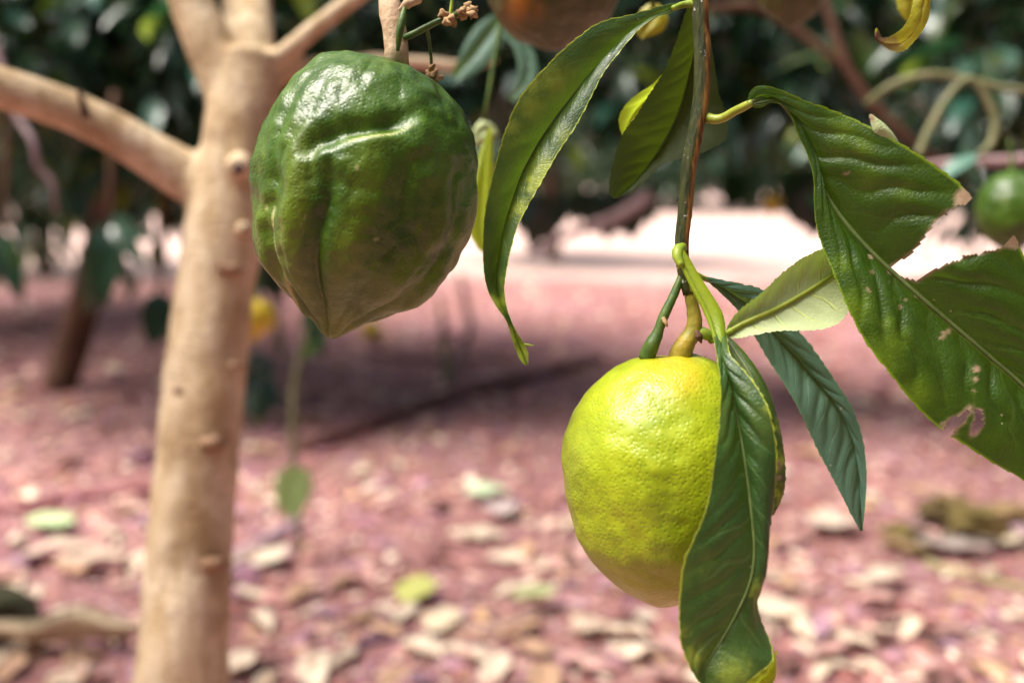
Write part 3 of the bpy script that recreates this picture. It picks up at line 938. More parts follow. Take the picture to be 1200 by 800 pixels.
# ------------------------------------------------------------------ foreground leaves
def in_poly(pts, poly):
    poly = np.asarray(poly, float); x, y = pts[:, 0], pts[:, 1]
    ins = np.zeros(len(pts), bool); j = len(poly) - 1
    for i in range(len(poly)):
        xi, yi = poly[i]; xj, yj = poly[j]
        c = ((yi > y) != (yj > y)) & (x < (xj - xi) * (y - yi) / (yj - yi + 1e-12) + xi)
        ins ^= c; j = i
    return ins

def to_px(w):
    d = (w - C) @ FW
    return np.stack([600 + FPX * ((w - C) @ RT) / d, 400 - FPX * ((w - C) @ UP) / d], 1)

def leaf(parent, left, mid, right, mat, nveins=11, k=0.9, pucker=0.0011, bulge=0.003, serr=0.0006, nu=170, nv=44, flip=False, holes=(), wave=0.0015, dryspots=(), yel=(), midr=(0.0009, 0.0003), midmat=None, label=None, seed=0.0, bulge_r=None, side=-1):
    """left, mid, right: control points (px, py, depth) of the two margins and the midrib"""
    L = spline([P(*q) for q in left], nu); Mi = spline([P(*q) for q in mid], nu); Rg = spline([P(*q) for q in right], nu)
    u = np.linspace(0, 1, nu); v = np.linspace(-1, 1, nv)
    U, V = np.meshgrid(u, v, indexing='ij')
    a = np.abs(V)[..., None]
    pos = np.where(V[..., None] < 0, Mi[:, None] * (1 - a) + L[:, None] * a, Mi[:, None] * (1 - a) + Rg[:, None] * a)
    du = np.gradient(pos, axis=0); dv = np.gradient(pos, axis=1)
    n = np.cross(du, dv); n /= np.linalg.norm(n, axis=2)[..., None] + 1e-12
    # normals of the first guess, smoothed, turned to the camera on the whole
    sgn = np.sign(np.mean(n @ FW)); n = -n * sgn
    br = bulge if bulge_r is None else bulge_r
    env = np.sin(np.pi * np.clip(U, 0, 1)) ** 0.5
    bl = np.where(V < 0, bulge, br) * (1 - (2 * np.abs(V) - 1) ** 2) * env
    s = U * nveins - k * nveins / 8 * np.abs(V) ** 1.25 + np.where(V > 0, 0.43, 0)
    q = pos.reshape(-1, 3)
    nz = np.array([mnoise.noise(Vector(p * 60 + seed)) for p in q]).reshape(U.shape)
    nz2 = np.array([mnoise.noise(Vector(p * 28 + seed + 5)) for p in q]).reshape(U.shape)
    s = s + 0.45 * nz + 0.35 * nz2
    pmod = 0.55 + 0.6 * nz2
    pk = 0.95 * pucker * pmod * (np.abs(np.sin(np.pi * s)) ** 0.7 - 0.5) * np.sin(np.pi * np.clip(np.abs(V), 0, 1) ** 0.8) * env
    h = bl + pk + wave * nz2 * np.abs(V) * env
    pos = pos + n * h[..., None]
    # serrate margins
    if serr:
        for col_, edge_dir in ((0, L - Mi), (nv - 1, Rg - Mi)):
            w = np.linalg.norm(edge_dir, axis=1)
            ed = edge_dir / (w[:, None] + 1e-9)
            saw = ((u * 38 + 0.3 * np.sin(u * 23 + seed)) % 1.0)
            jit = np.array([mnoise.noise(Vector((x * 40, seed, col_))) for x in u])
            pos[:, col_] += ed * (serr * (saw - 0.3 + 0.8 * jit) * np.clip(w / 0.006, 0, 1))[:, None]
    flat = pos.reshape(-1, 3)
    pix = to_px(flat)
    keep = np.ones(len(flat), bool); dry = np.zeros(len(flat)); yl = np.zeros(len(flat))
    jitter = np.stack([np.array([mnoise.noise(Vector((p[0] * .16, p[1] * .16, 1.0))) for p in pix]), np.array([mnoise.noise(Vector((p[0] * .16, p[1] * .16, 7.0))) for p in pix])], 1)
    for poly, margin in holes:
        ins = in_poly(pix + jitter * 3.0, poly)
        keep &= ~ins
        dd, _, _ = seg_dist(pix + jitter * 2, list(poly) + [poly[0]])
        dry = np.maximum(dry, np.clip(1.15 - dd / margin, 0, 1))
    for (x, y, r, a_) in dryspots:
        dd = np.hypot(*(pix + jitter * 4 - np.array([x, y])).T)
        dry = np.maximum(dry, a_ * np.clip((r - dd) / (0.35 * r), 0, 1))
    for (x, y, r, a_) in yel:
        dd = np.hypot(*(pix + jitter * 8 - np.array([x, y])).T)
        yl = np.maximum(yl, a_ * np.exp(-(dd / r) ** 2))
    idx = lambda i, j: i * nv + j
    faces, uvs = [], []
    toward = not flip
    for i in range(nu - 1):
        for j in range(nv - 1):
            f = (idx(i, j), idx(i + 1, j), idx(i + 1, j + 1), idx(i, j + 1))
            if all(keep[x] for x in f): faces.append(f)
    me = bpy.data.meshes.new("leaf")
    org = Mi[0].copy()
    # winding so that the front side (upper leaf surface) faces the camera unless flipped
    f0 = np.cross(du, dv).reshape(-1, 3).mean(axis=0) @ FW
    # quad order (i,j)->(i+1,j)->(i+1,j+1): normal = du x dv
    if (f0 > 0) == toward:
        faces = [f[::-1] for f in faces]
    me.from_pydata([tuple(map(float, p - org)) for p in flat], [], faces)
    me.polygons.foreach_set("use_smooth", [True] * len(me.polygons))
    uvl = me.uv_layers.new(name="UVMap")
    li = np.zeros(len(me.loops), dtype=np.int32); me.loops.foreach_get("vertex_index", li)
    uv = np.stack([U.ravel(), V.ravel() * 0.5 + 0.5], 1)[li]
    uvl.data.foreach_set("uv", uv.astype(np.float32).ravel())
    add_attr(me, "dry", dry); add_attr(me, "yel", yl)
    me.update()
    if len(holes):
        bm = bmesh.new(); bm.from_mesh(me)
        loose = [v_ for v_ in bm.verts if not v_.link_faces]
        bmesh.ops.delete(bm, geom=loose, context='VERTS')
        bm.to_mesh(me); bm.free()
    o = link_mesh("leaf", me, mat, None, org)
    set_parent(o, parent)
    if label: o["label"] = label
    if midr:
        mp = pos[:, nv // 2 - 1] * 0.5 + pos[:, nv // 2] * 0.5
        nn = n[:, nv // 2]
        off = midr[0] * (0.15 if not flip else 0.25)
        mp = mp + nn * off
        sel = np.linspace(0, nu - 1, 60).astype(int)
        vv, ff = tube_arrays(mp[sel], np.linspace(midr[0], midr[1], 60), 7, True)
        mo = link_mesh("midrib", mesh_np("midrib", [p - org for p in vv], ff), midmat or M['midrib'])
        mo.parent = o
    return o

def D3(pts, d):
    """pixel list with a depth, or a list of depths spread along it"""
    n = len(pts)
    dd = np.interp(np.linspace(0, 1, n), np.linspace(0, 1, len(d)), d) if isinstance(d, (list, tuple)) else [d] * n
    return [(p[0], p[1], float(z)) for p, z in zip(pts, dd)]

S = 0.447
branch = empty("citron_branch", P(822, -60, S))
tag(branch, "slender hanging citron branch with large glossy leaves holding the lime-yellow fruit", "branch")

def main_stem():
    k = S / FPX
    path = spline([P(x, y, S - (.04 if y < -300 else .02 if y < -150 else 0)) for (x, y) in [(819, -330), (816, -200), (818, -60), (820, 0), (823, 60), (822, 110), (816, 150), (809, 185), (805, 220), (802, 255), (799, 285), (801, 315), (808, 345)]], 110)
    r = np.interp(np.linspace(0, 1, 110), [0, .15, .5, .7, .85, 1], np.array([11, 10.5, 10, 9.5, 8.5, 7.5]) * k)
    v, f = tube_arrays(path, r, 18, True, 0.07, 2)
    me = mesh_np("stem", v, f)
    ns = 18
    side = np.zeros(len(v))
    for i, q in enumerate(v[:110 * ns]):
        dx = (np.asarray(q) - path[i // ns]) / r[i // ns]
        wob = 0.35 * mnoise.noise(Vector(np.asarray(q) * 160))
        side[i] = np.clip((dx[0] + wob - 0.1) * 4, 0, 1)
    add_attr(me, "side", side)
    o = link_mesh("stem", me, M['stem']); set_parent(o, branch)
    tube("fruit_stalk", [P(800, 312, S), P(806, 335, S), P(812, 360, S), P(814, 380, S), P(809, 394, S), P(802, 405, S), P(797, 418, S + .001), P(796, 430, S + .002)], np.array([7.5, 7.2, 7, 8, 9.5, 11, 13, 15]) * k, M['stalk'], branch, 30, 14, .14, 4)
    tube("stalk_scar", [P(816, 388, S - .006), P(819, 394, S - .007), P(822, 402, S - .006)], np.array([3, 4.5, 1]) * k, M['bark_dark'], branch, 8, 8, .3)
    tube("bud", [P(812, 388, S), P(824, 390, S - .001), P(834, 394, S - .001), P(846, 392, S)], np.array([5, 7, 6, 3]) * k, M['petiole'], branch, 12, 10, .1)
    tube("spur", [P(799, 322, S), P(790, 345, S - .001), P(778, 370, S - .002), P(770, 392, S - .002), P(764, 404, S - .002), P(760, 413, S - .001), P(758, 420, S)], np.array([4, 5, 5.5, 6, 6, 9, 10]) * k, M['twig_green'], branch, 26, 12, .08, 8)
    tube("spur_bud", [P(777, 372, S - .004), P(780, 378, S - .005), P(782, 383, S - .005)], np.array([2, 3, 1]) * k, M['dead'], branch, 6, 8, .2)
main_stem()
kS = S / FPX

# A: long leaf arching down on the left
leaf(branch,
     D3([(800, 4), (782, 5), (740, 17), (702, 27), (670, 49), (640, 78), (612, 110), (596, 140), (585, 172), (576, 212), (569, 256), (567, 300), (570, 335), (581, 360), (592, 375), (598, 392), (605, 412), (612, 425), (617, 428)], [S, .437, .430, .428, .43, .432, .435]),
     D3([(800, 6), (782, 12), (748, 34), (716, 61), (690, 90), (668, 118), (648, 144), (630, 171), (614, 200), (602, 230), (591, 266), (584, 302), (581, 335), (588, 360), (598, 382), (606, 402), (612, 415), (617, 427)], [S, .443, .442, .442, .442, .44, .437]),
     D3([(800, 8), (784, 16), (764, 24), (745, 40), (725, 63), (706, 87), (690, 116), (674, 147), (656, 176), (640, 205), (624, 232), (607, 261), (598, 291), (593, 320), (592, 345), (598, 370), (606, 388), (614, 402), (619, 414), (619, 427)], [S, .438, .434, .432, .432, .434, .436]),
     M['leaf_dark'], nveins=11, k=1.0, bulge=0.0022, seed=1.0,
     yel=[(650, 95, 20, .45), (622, 125, 16, .5), (600, 150, 12, .4), (625, 100, 10, .5), (662, 160, 12, .3), (640, 200, 16, .7), (630, 215, 14, .8), (612, 245, 12, .7), (596, 330, 9, .5), (584, 355, 10, .8), (598, 395, 12, .95), (610, 415, 14, 1.0)], midr=(0.0007, 0.0003))
tube("petiole", [P(821, 10, S), P(810, 5, S), P(800, 6, S), P(788, 10, S - .003)], np.array([5, 4.5, 4, 3]) * kS, M['petiole'], branch, 12, 10)
leaf_tip = tube("leaf_tip", [P(612, 403, .4365), P(619, 404, .436), P(626, 405, .436)], np.array([1.6, 1.2, .5]) * kS, M['petiole'], branch, 8, 7)

# B: leaf hanging behind the stem, and its bright folded half
SB = 0.475
leaf(branch,
     D3([(818, -8), (807, 8), (794, 45), (782, 75), (772, 95), (760, 114), (749, 133), (738, 147), (730, 158), (723, 178), (717, 200), (714, 216), (715, 228), (720, 233)], [S + .004, .462, .462, .468, .47]),
     D3([(820, -8), (818, 20), (814, 60), (806, 95), (796, 130), (780, 165), (760, 195), (740, 218), (722, 232)], [S + .006, .470, .477, .477, .472]),
     D3([(822, -8), (829, 30), (836, 70), (842, 110), (849, 130), (853, 148), (850, 163), (838, 172), (820, 181), (800, 187), (783, 191), (770, 199), (757, 212), (742, 225), (724, 233)], [S + .006, .468, .468, .47, .472]),
     M['leaf_olive'], nveins=12, bulge=0.002, pucker=0.0009, seed=2.0, yel=[(725, 215, 16, .6), (735, 170, 8, .4), (845, 150, 14, .4), (765, 200, 10, .3)], flip=True, midr=(0.0006, 0.0003), midmat=M['twig_green'])
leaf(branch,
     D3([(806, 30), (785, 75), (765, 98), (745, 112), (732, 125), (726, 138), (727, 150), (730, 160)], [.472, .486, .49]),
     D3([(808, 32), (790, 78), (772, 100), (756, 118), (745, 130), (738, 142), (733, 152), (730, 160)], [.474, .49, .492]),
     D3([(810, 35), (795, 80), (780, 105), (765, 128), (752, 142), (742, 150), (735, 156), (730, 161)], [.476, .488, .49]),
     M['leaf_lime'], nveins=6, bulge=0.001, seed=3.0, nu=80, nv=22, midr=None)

# C: big torn leaf on the right
tube("petiole", [P(829, 138, S), P(838, 140, S - .002), P(848, 138, S - .004), P(860, 131, S - .008), P(870, 126, S - .012), P(882, 120, S - .016)], np.array([6, 5.5, 5.2, 5, 5, 4]) * kS, M['petiole_yellow'], branch, 20, 12, .05)
tear = [(1150, 228), (1129, 242), (1112, 249), (1098, 261), (1086, 279), (1072, 296), (1056, 307), (1045, 314), (1052, 322), (1074, 327), (1090, 318), (1112, 305), (1138, 296), (1165, 291), (1178, 287), (1186, 272), (1215, 240)]
leaf(branch,
     D3([(876, 120), (879, 108), (891, 100), (910, 103), (930, 111), (952, 121), (985, 133), (1010, 144), (1032, 155), (1055, 168), (1080, 183), (1103, 199), (1122, 213), (1142, 234), (1165, 255), (1187, 274), (1203, 306), (1225, 350), (1250, 410), (1268, 470), (1280, 540), (1290, 600)], [.432, .428, .424, .420, .416, .414, .418, .425, .43]),
     D3([(876, 122), (892, 115), (915, 120), (937, 150), (948, 180), (957, 208), (970, 233), (988, 259), (1012, 287), (1042, 316), (1080, 350), (1120, 384), (1160, 418), (1200, 453), (1235, 495), (1265, 545), (1290, 600)], [.432, .433, .434, .434, .432, .430, .43, .43, .432]),
     D3([(876, 125), (890, 126), (906, 122), (919, 125), (928, 140), (936, 161), (946, 182), (952, 207), (955, 237), (961, 270), (971, 302), (985, 343), (1001, 380), (1022, 415), (1050, 449), (1076, 478), (1105, 504), (1132, 521), (1162, 540), (1200, 562), (1240, 588), (1290, 602)], [.432, .43, .430, .428, .424, .422, .424, .43]),
     M['leaf_right'], nveins=13, k=1.6, pucker=0.0040, bulge=0.004, bulge_r=0.0035, wave=0.003, nu=260, nv=80, seed=4.0,
     holes=[(tear, 5.0), ([(1137, 478), (1132, 484), (1124, 488), (1113, 493), (1108, 503), (1109, 509), (1116, 508), (1119, 500), (1128, 494)], 5.0), ([(1143, 481), (1149, 482), (1150, 490), (1148, 500), (1143, 508), (1139, 509), (1141, 498), (1144, 492)], 4.0)],
     dryspots=[(1133, 234, 17, 1.0), (1186, 281, 13, 1.0), (1046, 316, 7, .8), (1145, 432, 4, .9), (1143, 445, 3.5, .8), (1141, 458, 3, .8), (1105, 392, 5, .7), (1112, 389, 4, .7), (992, 203, 3, .8), (1075, 345, 4, .6), (1020, 300, 3, .8), (1108, 500, 8, .7), (1022, 318, 3, .7), (1018, 340, 3.5, .7), (1055, 360, 4, .6), (1062, 352, 3, .7)],
     yel=[(990, 150, 18, .35), (1010, 172, 14, .4), (985, 178, 10, .3), (1020, 210, 16, .25), (1060, 225, 14, .25), (1000, 360, 22, .5), (1030, 420, 25, .5), (1050, 400, 16, .45), (1075, 460, 18, .5), (985, 310, 14, .4), (1040, 380, 10, .4), (1110, 512, 12, .6)],
     midr=(0.0012, 0.0009), midmat=M['midrib'], label="large dark green leaf torn open to its midrib with browned edges")
# little lobe curled up behind the top margin
leaf(branch, D3([(1054, 168), (1044, 153), (1033, 142), (1019, 134)], .4195), D3([(1053, 169), (1041, 157), (1030, 147), (1019, 134)], .4205), D3([(1052, 171), (1036, 161), (1025, 155), (1021, 146), (1019, 134)], .4185),
     M['leaf_pale'], nu=40, nv=14, seed=8.0, midr=None, dryspots=[(1020, 138, 6, .9)], flip=True, serr=0.0003)

# D: small pale leaf seen from below
leaf(branch,
     D3([(850, 390), (855, 378), (868, 362), (890, 345), (915, 322), (940, 303), (965, 291), (985, 286), (1000, 292), (1015, 300)], [.442, .436, .436, .44]),
     D3([(850, 392), (866, 382), (885, 373), (912, 361), (940, 345), (965, 329), (990, 312), (1015, 300)], [.442, .440, .442, .445]),
     D3([(850, 394), (862, 396), (880, 393), (910, 388), (940, 387), (968, 384), (986, 375), (996, 360), (1006, 335), (1015, 301)], [.442, .436, .434, .436, .44]),
     M['leaf_pale'], nveins=7, k=0.9, flip=True, bulge=-0.0012, pucker=-0.0012, nu=130, nv=36, seed=5.0, midr=(0.0014, 0.0008), midmat=M['petiole_yellow'], label="small pale leaf showing its underside")
tube("petiole", [P(832, 398, S), P(842, 396, S - .003), P(850, 392, S - .005), P(858, 386, S - .006)], np.array([5, 4.5, 4, 3.5]) * kS, M['petiole'], branch, 10, 10)

# E: bluish leaf hanging behind
leaf(branch,
     D3([(812, 322), (824, 326), (838, 338), (856, 355), (872, 374), (882, 390), (898, 416), (918, 448), (937, 483), (955, 522), (970, 550), (984, 576), (997, 602), (1008, 622)], [S + .002, .462, .466, .462, .458]),
     D3([(812, 321), (830, 328), (850, 339), (875, 358), (895, 378), (912, 397), (930, 416), (950, 439), (976, 469), (990, 492), (1001, 515), (1008, 545), (1011, 580), (1010, 622)], [S + .002, .466, .474, .472, .466]),
     D3([(812, 320), (835, 325), (865, 331), (895, 340), (920, 362), (938, 390), (957, 414), (977, 443), (993, 467), (1003, 487), (1010, 508), (1014, 530), (1016, 563), (1014, 595), (1011, 622)], [S + .002, .464, .468, .466, .462]),
     M['leaf_blue'], nveins=13, k=1.1, pucker=0.0026, bulge=0.0012, bulge_r=0.003, seed=6.0, midr=(0.0007, 0.0003))
tube("petiole", [P(804, 316, S), P(810, 320, S), P(820, 324, S + .003), P(834, 330, S + .008)], np.array([5, 4, 3.2, 2.5]) * kS, M['petiole'], branch, 10, 10)

# F: folded leaf in front of the yellow fruit
ZF = 0.402
leaf(branch,
     D3([(832, 372), (836, 392), (840, 415), (843, 445), (843, 475), (841, 510), (838, 540), (833, 575), (824, 605), (811, 633), (801, 658), (797, 690), (796, 725), (799, 755), (807, 778), (818, 798), (832, 812), (850, 825)], [.434, .41, .398, .395, .396, .398, .40]),
     D3([(842, 375), (846, 395), (849, 415), (855, 445), (861, 475), (867, 505), (872, 535), (877, 570), (881, 605), (884, 640), (882, 670), (874, 695), (862, 720), (849, 743), (833, 768), (822, 790), (830, 812), (850, 825)], [.434, .415, .408, .404, .403, .402, .40]),
     D3([(848, 377), (852, 398), (856, 415), (876, 438), (891, 458), (902, 481), (909, 515), (910, 545), (908, 580), (903, 620), (899, 655), (893, 682), (887, 698), (891, 722), (899, 742), (905, 760), (905, 775), (890, 788), (875, 800), (850, 825)], [.434, .41, .401, .401, .406, .412, .408, .400, .398]),
     M['leaf_dark'], nveins=13, k=1.1, pucker=0.0024, bulge=0.0012, bulge_r=0.0035, nu=220, nv=60, seed=7.0,
     yel=[(902, 478, 8, .4), (812, 770, 14, .5), (860, 790, 20, .4), (888, 690, 10, .5), (800, 740, 8, .3)], midr=(0.0008, 0.0004), label="long dark green leaf folded and twisted over the yellow fruit")
# its winged petiole
leaf(branch,
     D3([(790, 292), (794, 304), (801, 320), (812, 342), (824, 365), (832, 385), (838, 405), (841, 430)], [S - .008, .436, .430, .42]),
     D3([(794, 290), (799, 304), (807, 320), (819, 343), (831, 366), (838, 386), (842, 405), (843, 430)], [S - .009, .435, .429, .419]),
     D3([(800, 290), (809, 304), (818, 320), (832, 342), (846, 366), (850, 384), (850, 405), (845, 430)], [S - .008, .436, .430, .42]),
     M['leaf_lime'], nveins=6, bulge=0.0012, pucker=0.0002, nu=70, nv=24, seed=9.0, serr=0.0, midr=None, label="bright green winged leaf stalk")
tube("petiole", [P(800, 290, S - .003), P(795, 293, S - .007), P(794, 300, S - .009), P(799, 312, S - .011)], np.array([6, 7, 6, 4]) * kS, M['petiole'], branch, 12, 12, .08)
# bright underside of its curled tip
leaf(branch,
     D3([(862, 812), (868, 800), (880, 790), (895, 780), (905, 766), (909, 760)], .408),
     D3([(862, 815), (880, 806), (893, 796), (904, 782), (911, 764)], .411),
     D3([(862, 820), (885, 815), (902, 805), (911, 788), (911, 764)], .409),
     M['leaf_lime'], nveins=4, nu=50, nv=18, seed=10.0, midr=None, bulge=.001)
# G: leaf between the yellow fruit and the folded leaf
leaf(branch,
     D3([(846, 392), (852, 415), (862, 445), (872, 480), (880, 520), (885, 560), (893, 590), (905, 603)], [.44, .43, .428, .428]),
     D3([(848, 391), (862, 412), (880, 440), (894, 472), (903, 508), (907, 545), (907, 575), (906, 603)], [.44, .424, .420, .424]),
     D3([(850, 390), (872, 412), (893, 442), (908, 476), (917, 512), (921, 548), (918, 578), (907, 603)], [.44, .426, .424, .426]),
     M['leaf_olive'], nveins=9, bulge=.001, nu=110, nv=30, seed=11.0, yel=[(917, 540, 9, .9), (913, 500, 6, .6), (912, 580, 10, 1.0)], dryspots=[(911, 545, 7, .7), (910, 560, 6, .7)], midr=(0.0006, 0.0003))

# H: yellowing leaf with a curled brown tip, top right
SH = 0.455
hb = empty("yellowing_twig", P(1082, -60, SH))
tag(hb, "yellow leaf with curled brown tip hanging over the torn leaf", "twig")
leaf(hb,
     D3([(1078, -40), (1072, -10), (1070, 5), (1066, 20), (1058, 33), (1048, 41), (1040, 44), (1033, 45), (1028, 42), (1027, 33)], [SH, .452, .45, .452]),
     D3([(1082, -40), (1080, -5), (1078, 12), (1073, 28), (1064, 42), (1054, 51), (1044, 52), (1036, 49), (1030, 44), (1027, 33)], [SH, .458, .458, .454]),
     D3([(1086, -40), (1090, -5), (1090, 12), (1087, 25), (1080, 38), (1070, 50), (1060, 59), (1048, 60), (1036, 54), (1029, 46), (1027, 33)], [SH, .454, .452, .452]),
     M['leaf_yellow'], nveins=9, nu=90, nv=26, seed=12.0, dryspots=[(1042, 52, 14, .7), (1030, 44, 10, 1.0), (1052, 57, 9, .5)], midr=(0.0005, 0.0003), wave=.001)
tube("stem", [A_((.188, .466, 1.027)), P(1086, -200, SH), P(1082, -62, SH), P(1082, -50, SH), P(1082, -38, SH)], np.array([5, 4, 4, 3, 2]) * kS, M['petiole'], hb, 8, 8)
tube("stem", [A_((.225, .72, 1.075)), A_((.222, .62, .98)), P(1072, -60, .56), P(1072, -36, .56)], [.0025, .002, .0015, .001], M["petiole"], hb, 14, 8)
leaf(hb, D3([(1062, -40), (1052, -10), (1052, 8), (1058, 20), (1064, 26)], .56), D3([(1072, -40), (1068, -10), (1067, 8), (1066, 26)], .562), D3([(1082, -40), (1084, -10), (1080, 8), (1068, 26)], .56),
     M['leaf_yellow'], nveins=5, nu=40, nv=14, seed=13.0, midr=None)

# ------------------------------------------------------------------ nearer blurred fruit and leaves
def ell(cx, cy, rx, ry, rot=0.0, n=16, nip=0.0):
    out = []
    for i in range(n):
        a = 2 * math.pi * i / n
        x, y = rx * math.sin(a), -ry * math.cos(a)
        if nip and i == n // 2: y += nip
        out.append((cx + x * math.cos(rot) - y * math.sin(rot), cy + x * math.sin(rot) + y * math.cos(rot)))
    return out

def hanging_fruit(cx, cy, rx, ry, d, mat, label, rot=0.0, warm=None, nip=6, res=(80, 60), stalk=True, stalk_to=None):
    o = ell(cx, cy, rx, ry, rot, 16, nip)
    t = fruit("citron", o, o[0], o[8], d, mat, label, lump=1.3, res=res, seed=cx * .1, warm=warm, ribs=0.0012)
    if stalk:
        k = d / FPX
        q = stalk_to or (cx + 4, cy - ry - 60)
        tube("stalk", [P(o[0][0], o[0][1] + 4, d), P((o[0][0] + q[0]) / 2 + 2, (o[0][1] + q[1]) / 2, d), P(q[0], q[1], d)], np.array([7, 4, 4]) * k * max(0.4, rx / 80), M['twig_green'], t, 12, 8, .1)
    return t
hanging_fruit(648, -22, 80, 76, .62, M['olive'], "olive citron with an orange blemish above the long arching leaf", stalk_to=(652, -345), warm=[(608, 20, 14, 1.0), (604, 5, 9, .8), (628, 30, 8, .4)], res=(140, 100))
hanging_fruit(1186, 246, 40, 46, .95, M['green'], "small green citron hanging behind the torn leaf", res=(90, 70), stalk_to=(1182, 165))
hanging_fruit(928, -22, 42, 50, .72, M['olive'], "olive citron half hidden above the big torn leaf", stalk_to=(925, -268))
hanging_fruit(296, 372, 27, 22, 1.75, M['ripe'], "ripe yellow citron peeping out from behind the pale trunk", stalk_to=(304, 300))
hanging_fruit(905, 238, 11, 12, 3.1, M['ripe'], "small ripe yellow citron hanging before the sunlit strip", res=(40, 30), stalk_to=(905, 180))

# blurred single leaves and twigs hanging just behind the fruit
sb = empty("background_twig", P(575, 60, .70))
tag(sb, "thin twig with pale and lime leaves behind the dark green fruit", "twig")
tube("stem", [A_((.0, .655, 1.075)), P(604, -150, .69), P(600, -70, .70), P(588, 20, .70), P(576, 90, .70), P(566, 150, .70)], np.array([5, 5, 5, 4, 3, 2]) * .70 / FPX, M['twig_green'], sb, 14, 8)
leaf(sb, D3([(580, 148), (566, 140), (556, 150), (552, 168)], .70), D3([(582, 152), (570, 152), (560, 158), (553, 170)], .70), D3([(584, 156), (576, 164), (566, 168), (554, 172)], .70), M['leaf_pale'], nveins=5, nu=40, nv=14, midr=None, flip=True, label="pale leaf")
leaf(sb, D3([(572, 150), (556, 200), (545, 250), (556, 285), (566, 296)], .62), D3([(574, 150), (566, 200), (562, 250), (564, 280), (567, 296)], .622), D3([(576, 150), (578, 200), (580, 250), (574, 285), (568, 296)], .62), M['leaf_lime'], nveins=6, nu=50, nv=16, midr=None, label="lime green leaf")
leaf(sb, D3([(590, 10), (560, 30), (540, 60), (530, 85)], .76), D3([(592, 14), (572, 40), (552, 66), (532, 90)], .765), D3([(594, 20), (586, 55), (566, 80), (536, 95)], .76), M['leaf_blue'], nveins=6, nu=40, nv=14, midr=None)
leaf(sb, D3([(588, 40), (604, 60), (606, 90), (598, 116)], .80), D3([(590, 36), (614, 64), (616, 92), (600, 118)], .805), D3([(592, 34), (624, 60), (628, 95), (602, 120)], .80), M['leaf_blue'], nveins=6, nu=40, nv=14, midr=None)
tb = empty("background_twig", P(760, -40, .60))
tag(tb, "short twig with a yellow leaf behind the long arching leaf", "twig")
tube("stem", [A_((.08, .66, 1.068)), P(772, -180, .61), P(770, -60, .6), P(768, -20, .6), P(764, 10, .6)], np.array([5, 4, 4, 3, 2]) * .6 / FPX, M['twig_green'], tb, 8, 8)
leaf(tb, D3([(766, 2), (752, 12), (745, 28), (748, 42)], .60), D3([(768, 4), (764, 18), (758, 32), (750, 44)], .602), D3([(772, 4), (782, 20), (776, 36), (752, 45)], .60), M['leaf_yellow'], nveins=5, nu=40, nv=14, midr=None)

def woody(name, label, cat, pts, rads, mat, n=30, ns=10, bump=.12, group=None):
    o_pts = [P(*q) for q in pts]
    t = empty(name, o_pts[0])
    tag(t, label, cat, group)
    path = spline(o_pts, n)
    d0 = np.mean([q[2] for q in pts])
    r = np.interp(np.linspace(0, 1, n), np.linspace(0, 1, len(rads)), rads) * d0 / FPX
    v, f = tube_arrays(path, r, ns, True, bump, 3.0)
    o = link_mesh("stem", mesh_np("stem", v, f), mat); set_parent(o, t)
    return t
v1 = woody("vine", "pale thin vine arching to the right over small green fruit", "vine", [(1015, 122, 1.15), (1045, 100, 1.13), (1085, 88, 1.12), (1130, 92, 1.12), (1180, 104, 1.12), (1260, 110, 1.12)], [4, 4.5, 4.5, 4, 4, 4], M['vine'])
v2 = woody("vine", "pale looping vine that curls down below the arching vine", "vine", [(1075, 185, 1.1), (1090, 150, 1.1), (1112, 112, 1.1), (1135, 92, 1.1), (1150, 105, 1.1), (1166, 140, 1.1), (1162, 168, 1.1), (1146, 182, 1.1)], [5, 5, 4.5, 4, 4, 4.5, 5, 4], M['vine'])
for (px, py, d, ax, L, k) in [(1128, 168, 1.1, (.3, .1, -.8), .05, 3), (1146, 180, 1.1, (-.8, -.3, -.35), .06, 3), (1168, 150, 1.1, (.7, -.2, -.5), .06, 1), (1080, 182, 1.1, (-.5, -.2, -.8), .05, 1)]:
    leaf_part(v2, P(px, py, d) - np.array(v2.location), ax, L, k)
woody("branch_stick", "brown bare branch slanting down behind the big torn leaf", "branch", [(965, -10, 1.5), (985, 60, 1.5), (1010, 105, 1.5), (1052, 150, 1.5), (1100, 190, 1.52)], [6, 6, 6, 6, 5], M['bark_dark'])
woody("branch_stick", "mauve brown bare twig running level above small green fruit", "branch", [(1085, 196, 1.3), (1130, 190, 1.3), (1180, 188, 1.3), (1260, 182, 1.3)], [6, 6, 6, 6], M['mauve_wood'])
woody("broken_branch", "pale mauve broken branch drooping across the sunlit strip", "branch", [(762, 228, 3.0), (742, 244, 3.0), (716, 258, 3.0), (690, 266, 3.0), (655, 280, 3.0), (618, 300, 3.0)], [9, 9, 7, 6, 5, 3], M['mauve_wood'])
woody("branch_stick", "reddish bare branch in the foliage above the torn leaf", "branch", [(830, 10, 1.7), (890, 8, 1.7), (940, 40, 1.7), (985, 75, 1.7)], [5, 5.5, 5.5, 4], M['bark_dark'])
woody("branch_stick", "reddish hanging twig under the left limb of the pale trunk", "branch", [(-10, 40, 1.7), (18, 130, 1.65), (38, 165, 1.6), (44, 195, 1.6), (60, 212, 1.6), (66, 250, 1.6)], [5, 4.5, 4.5, 4, 4, 2], M['mauve_wood'])

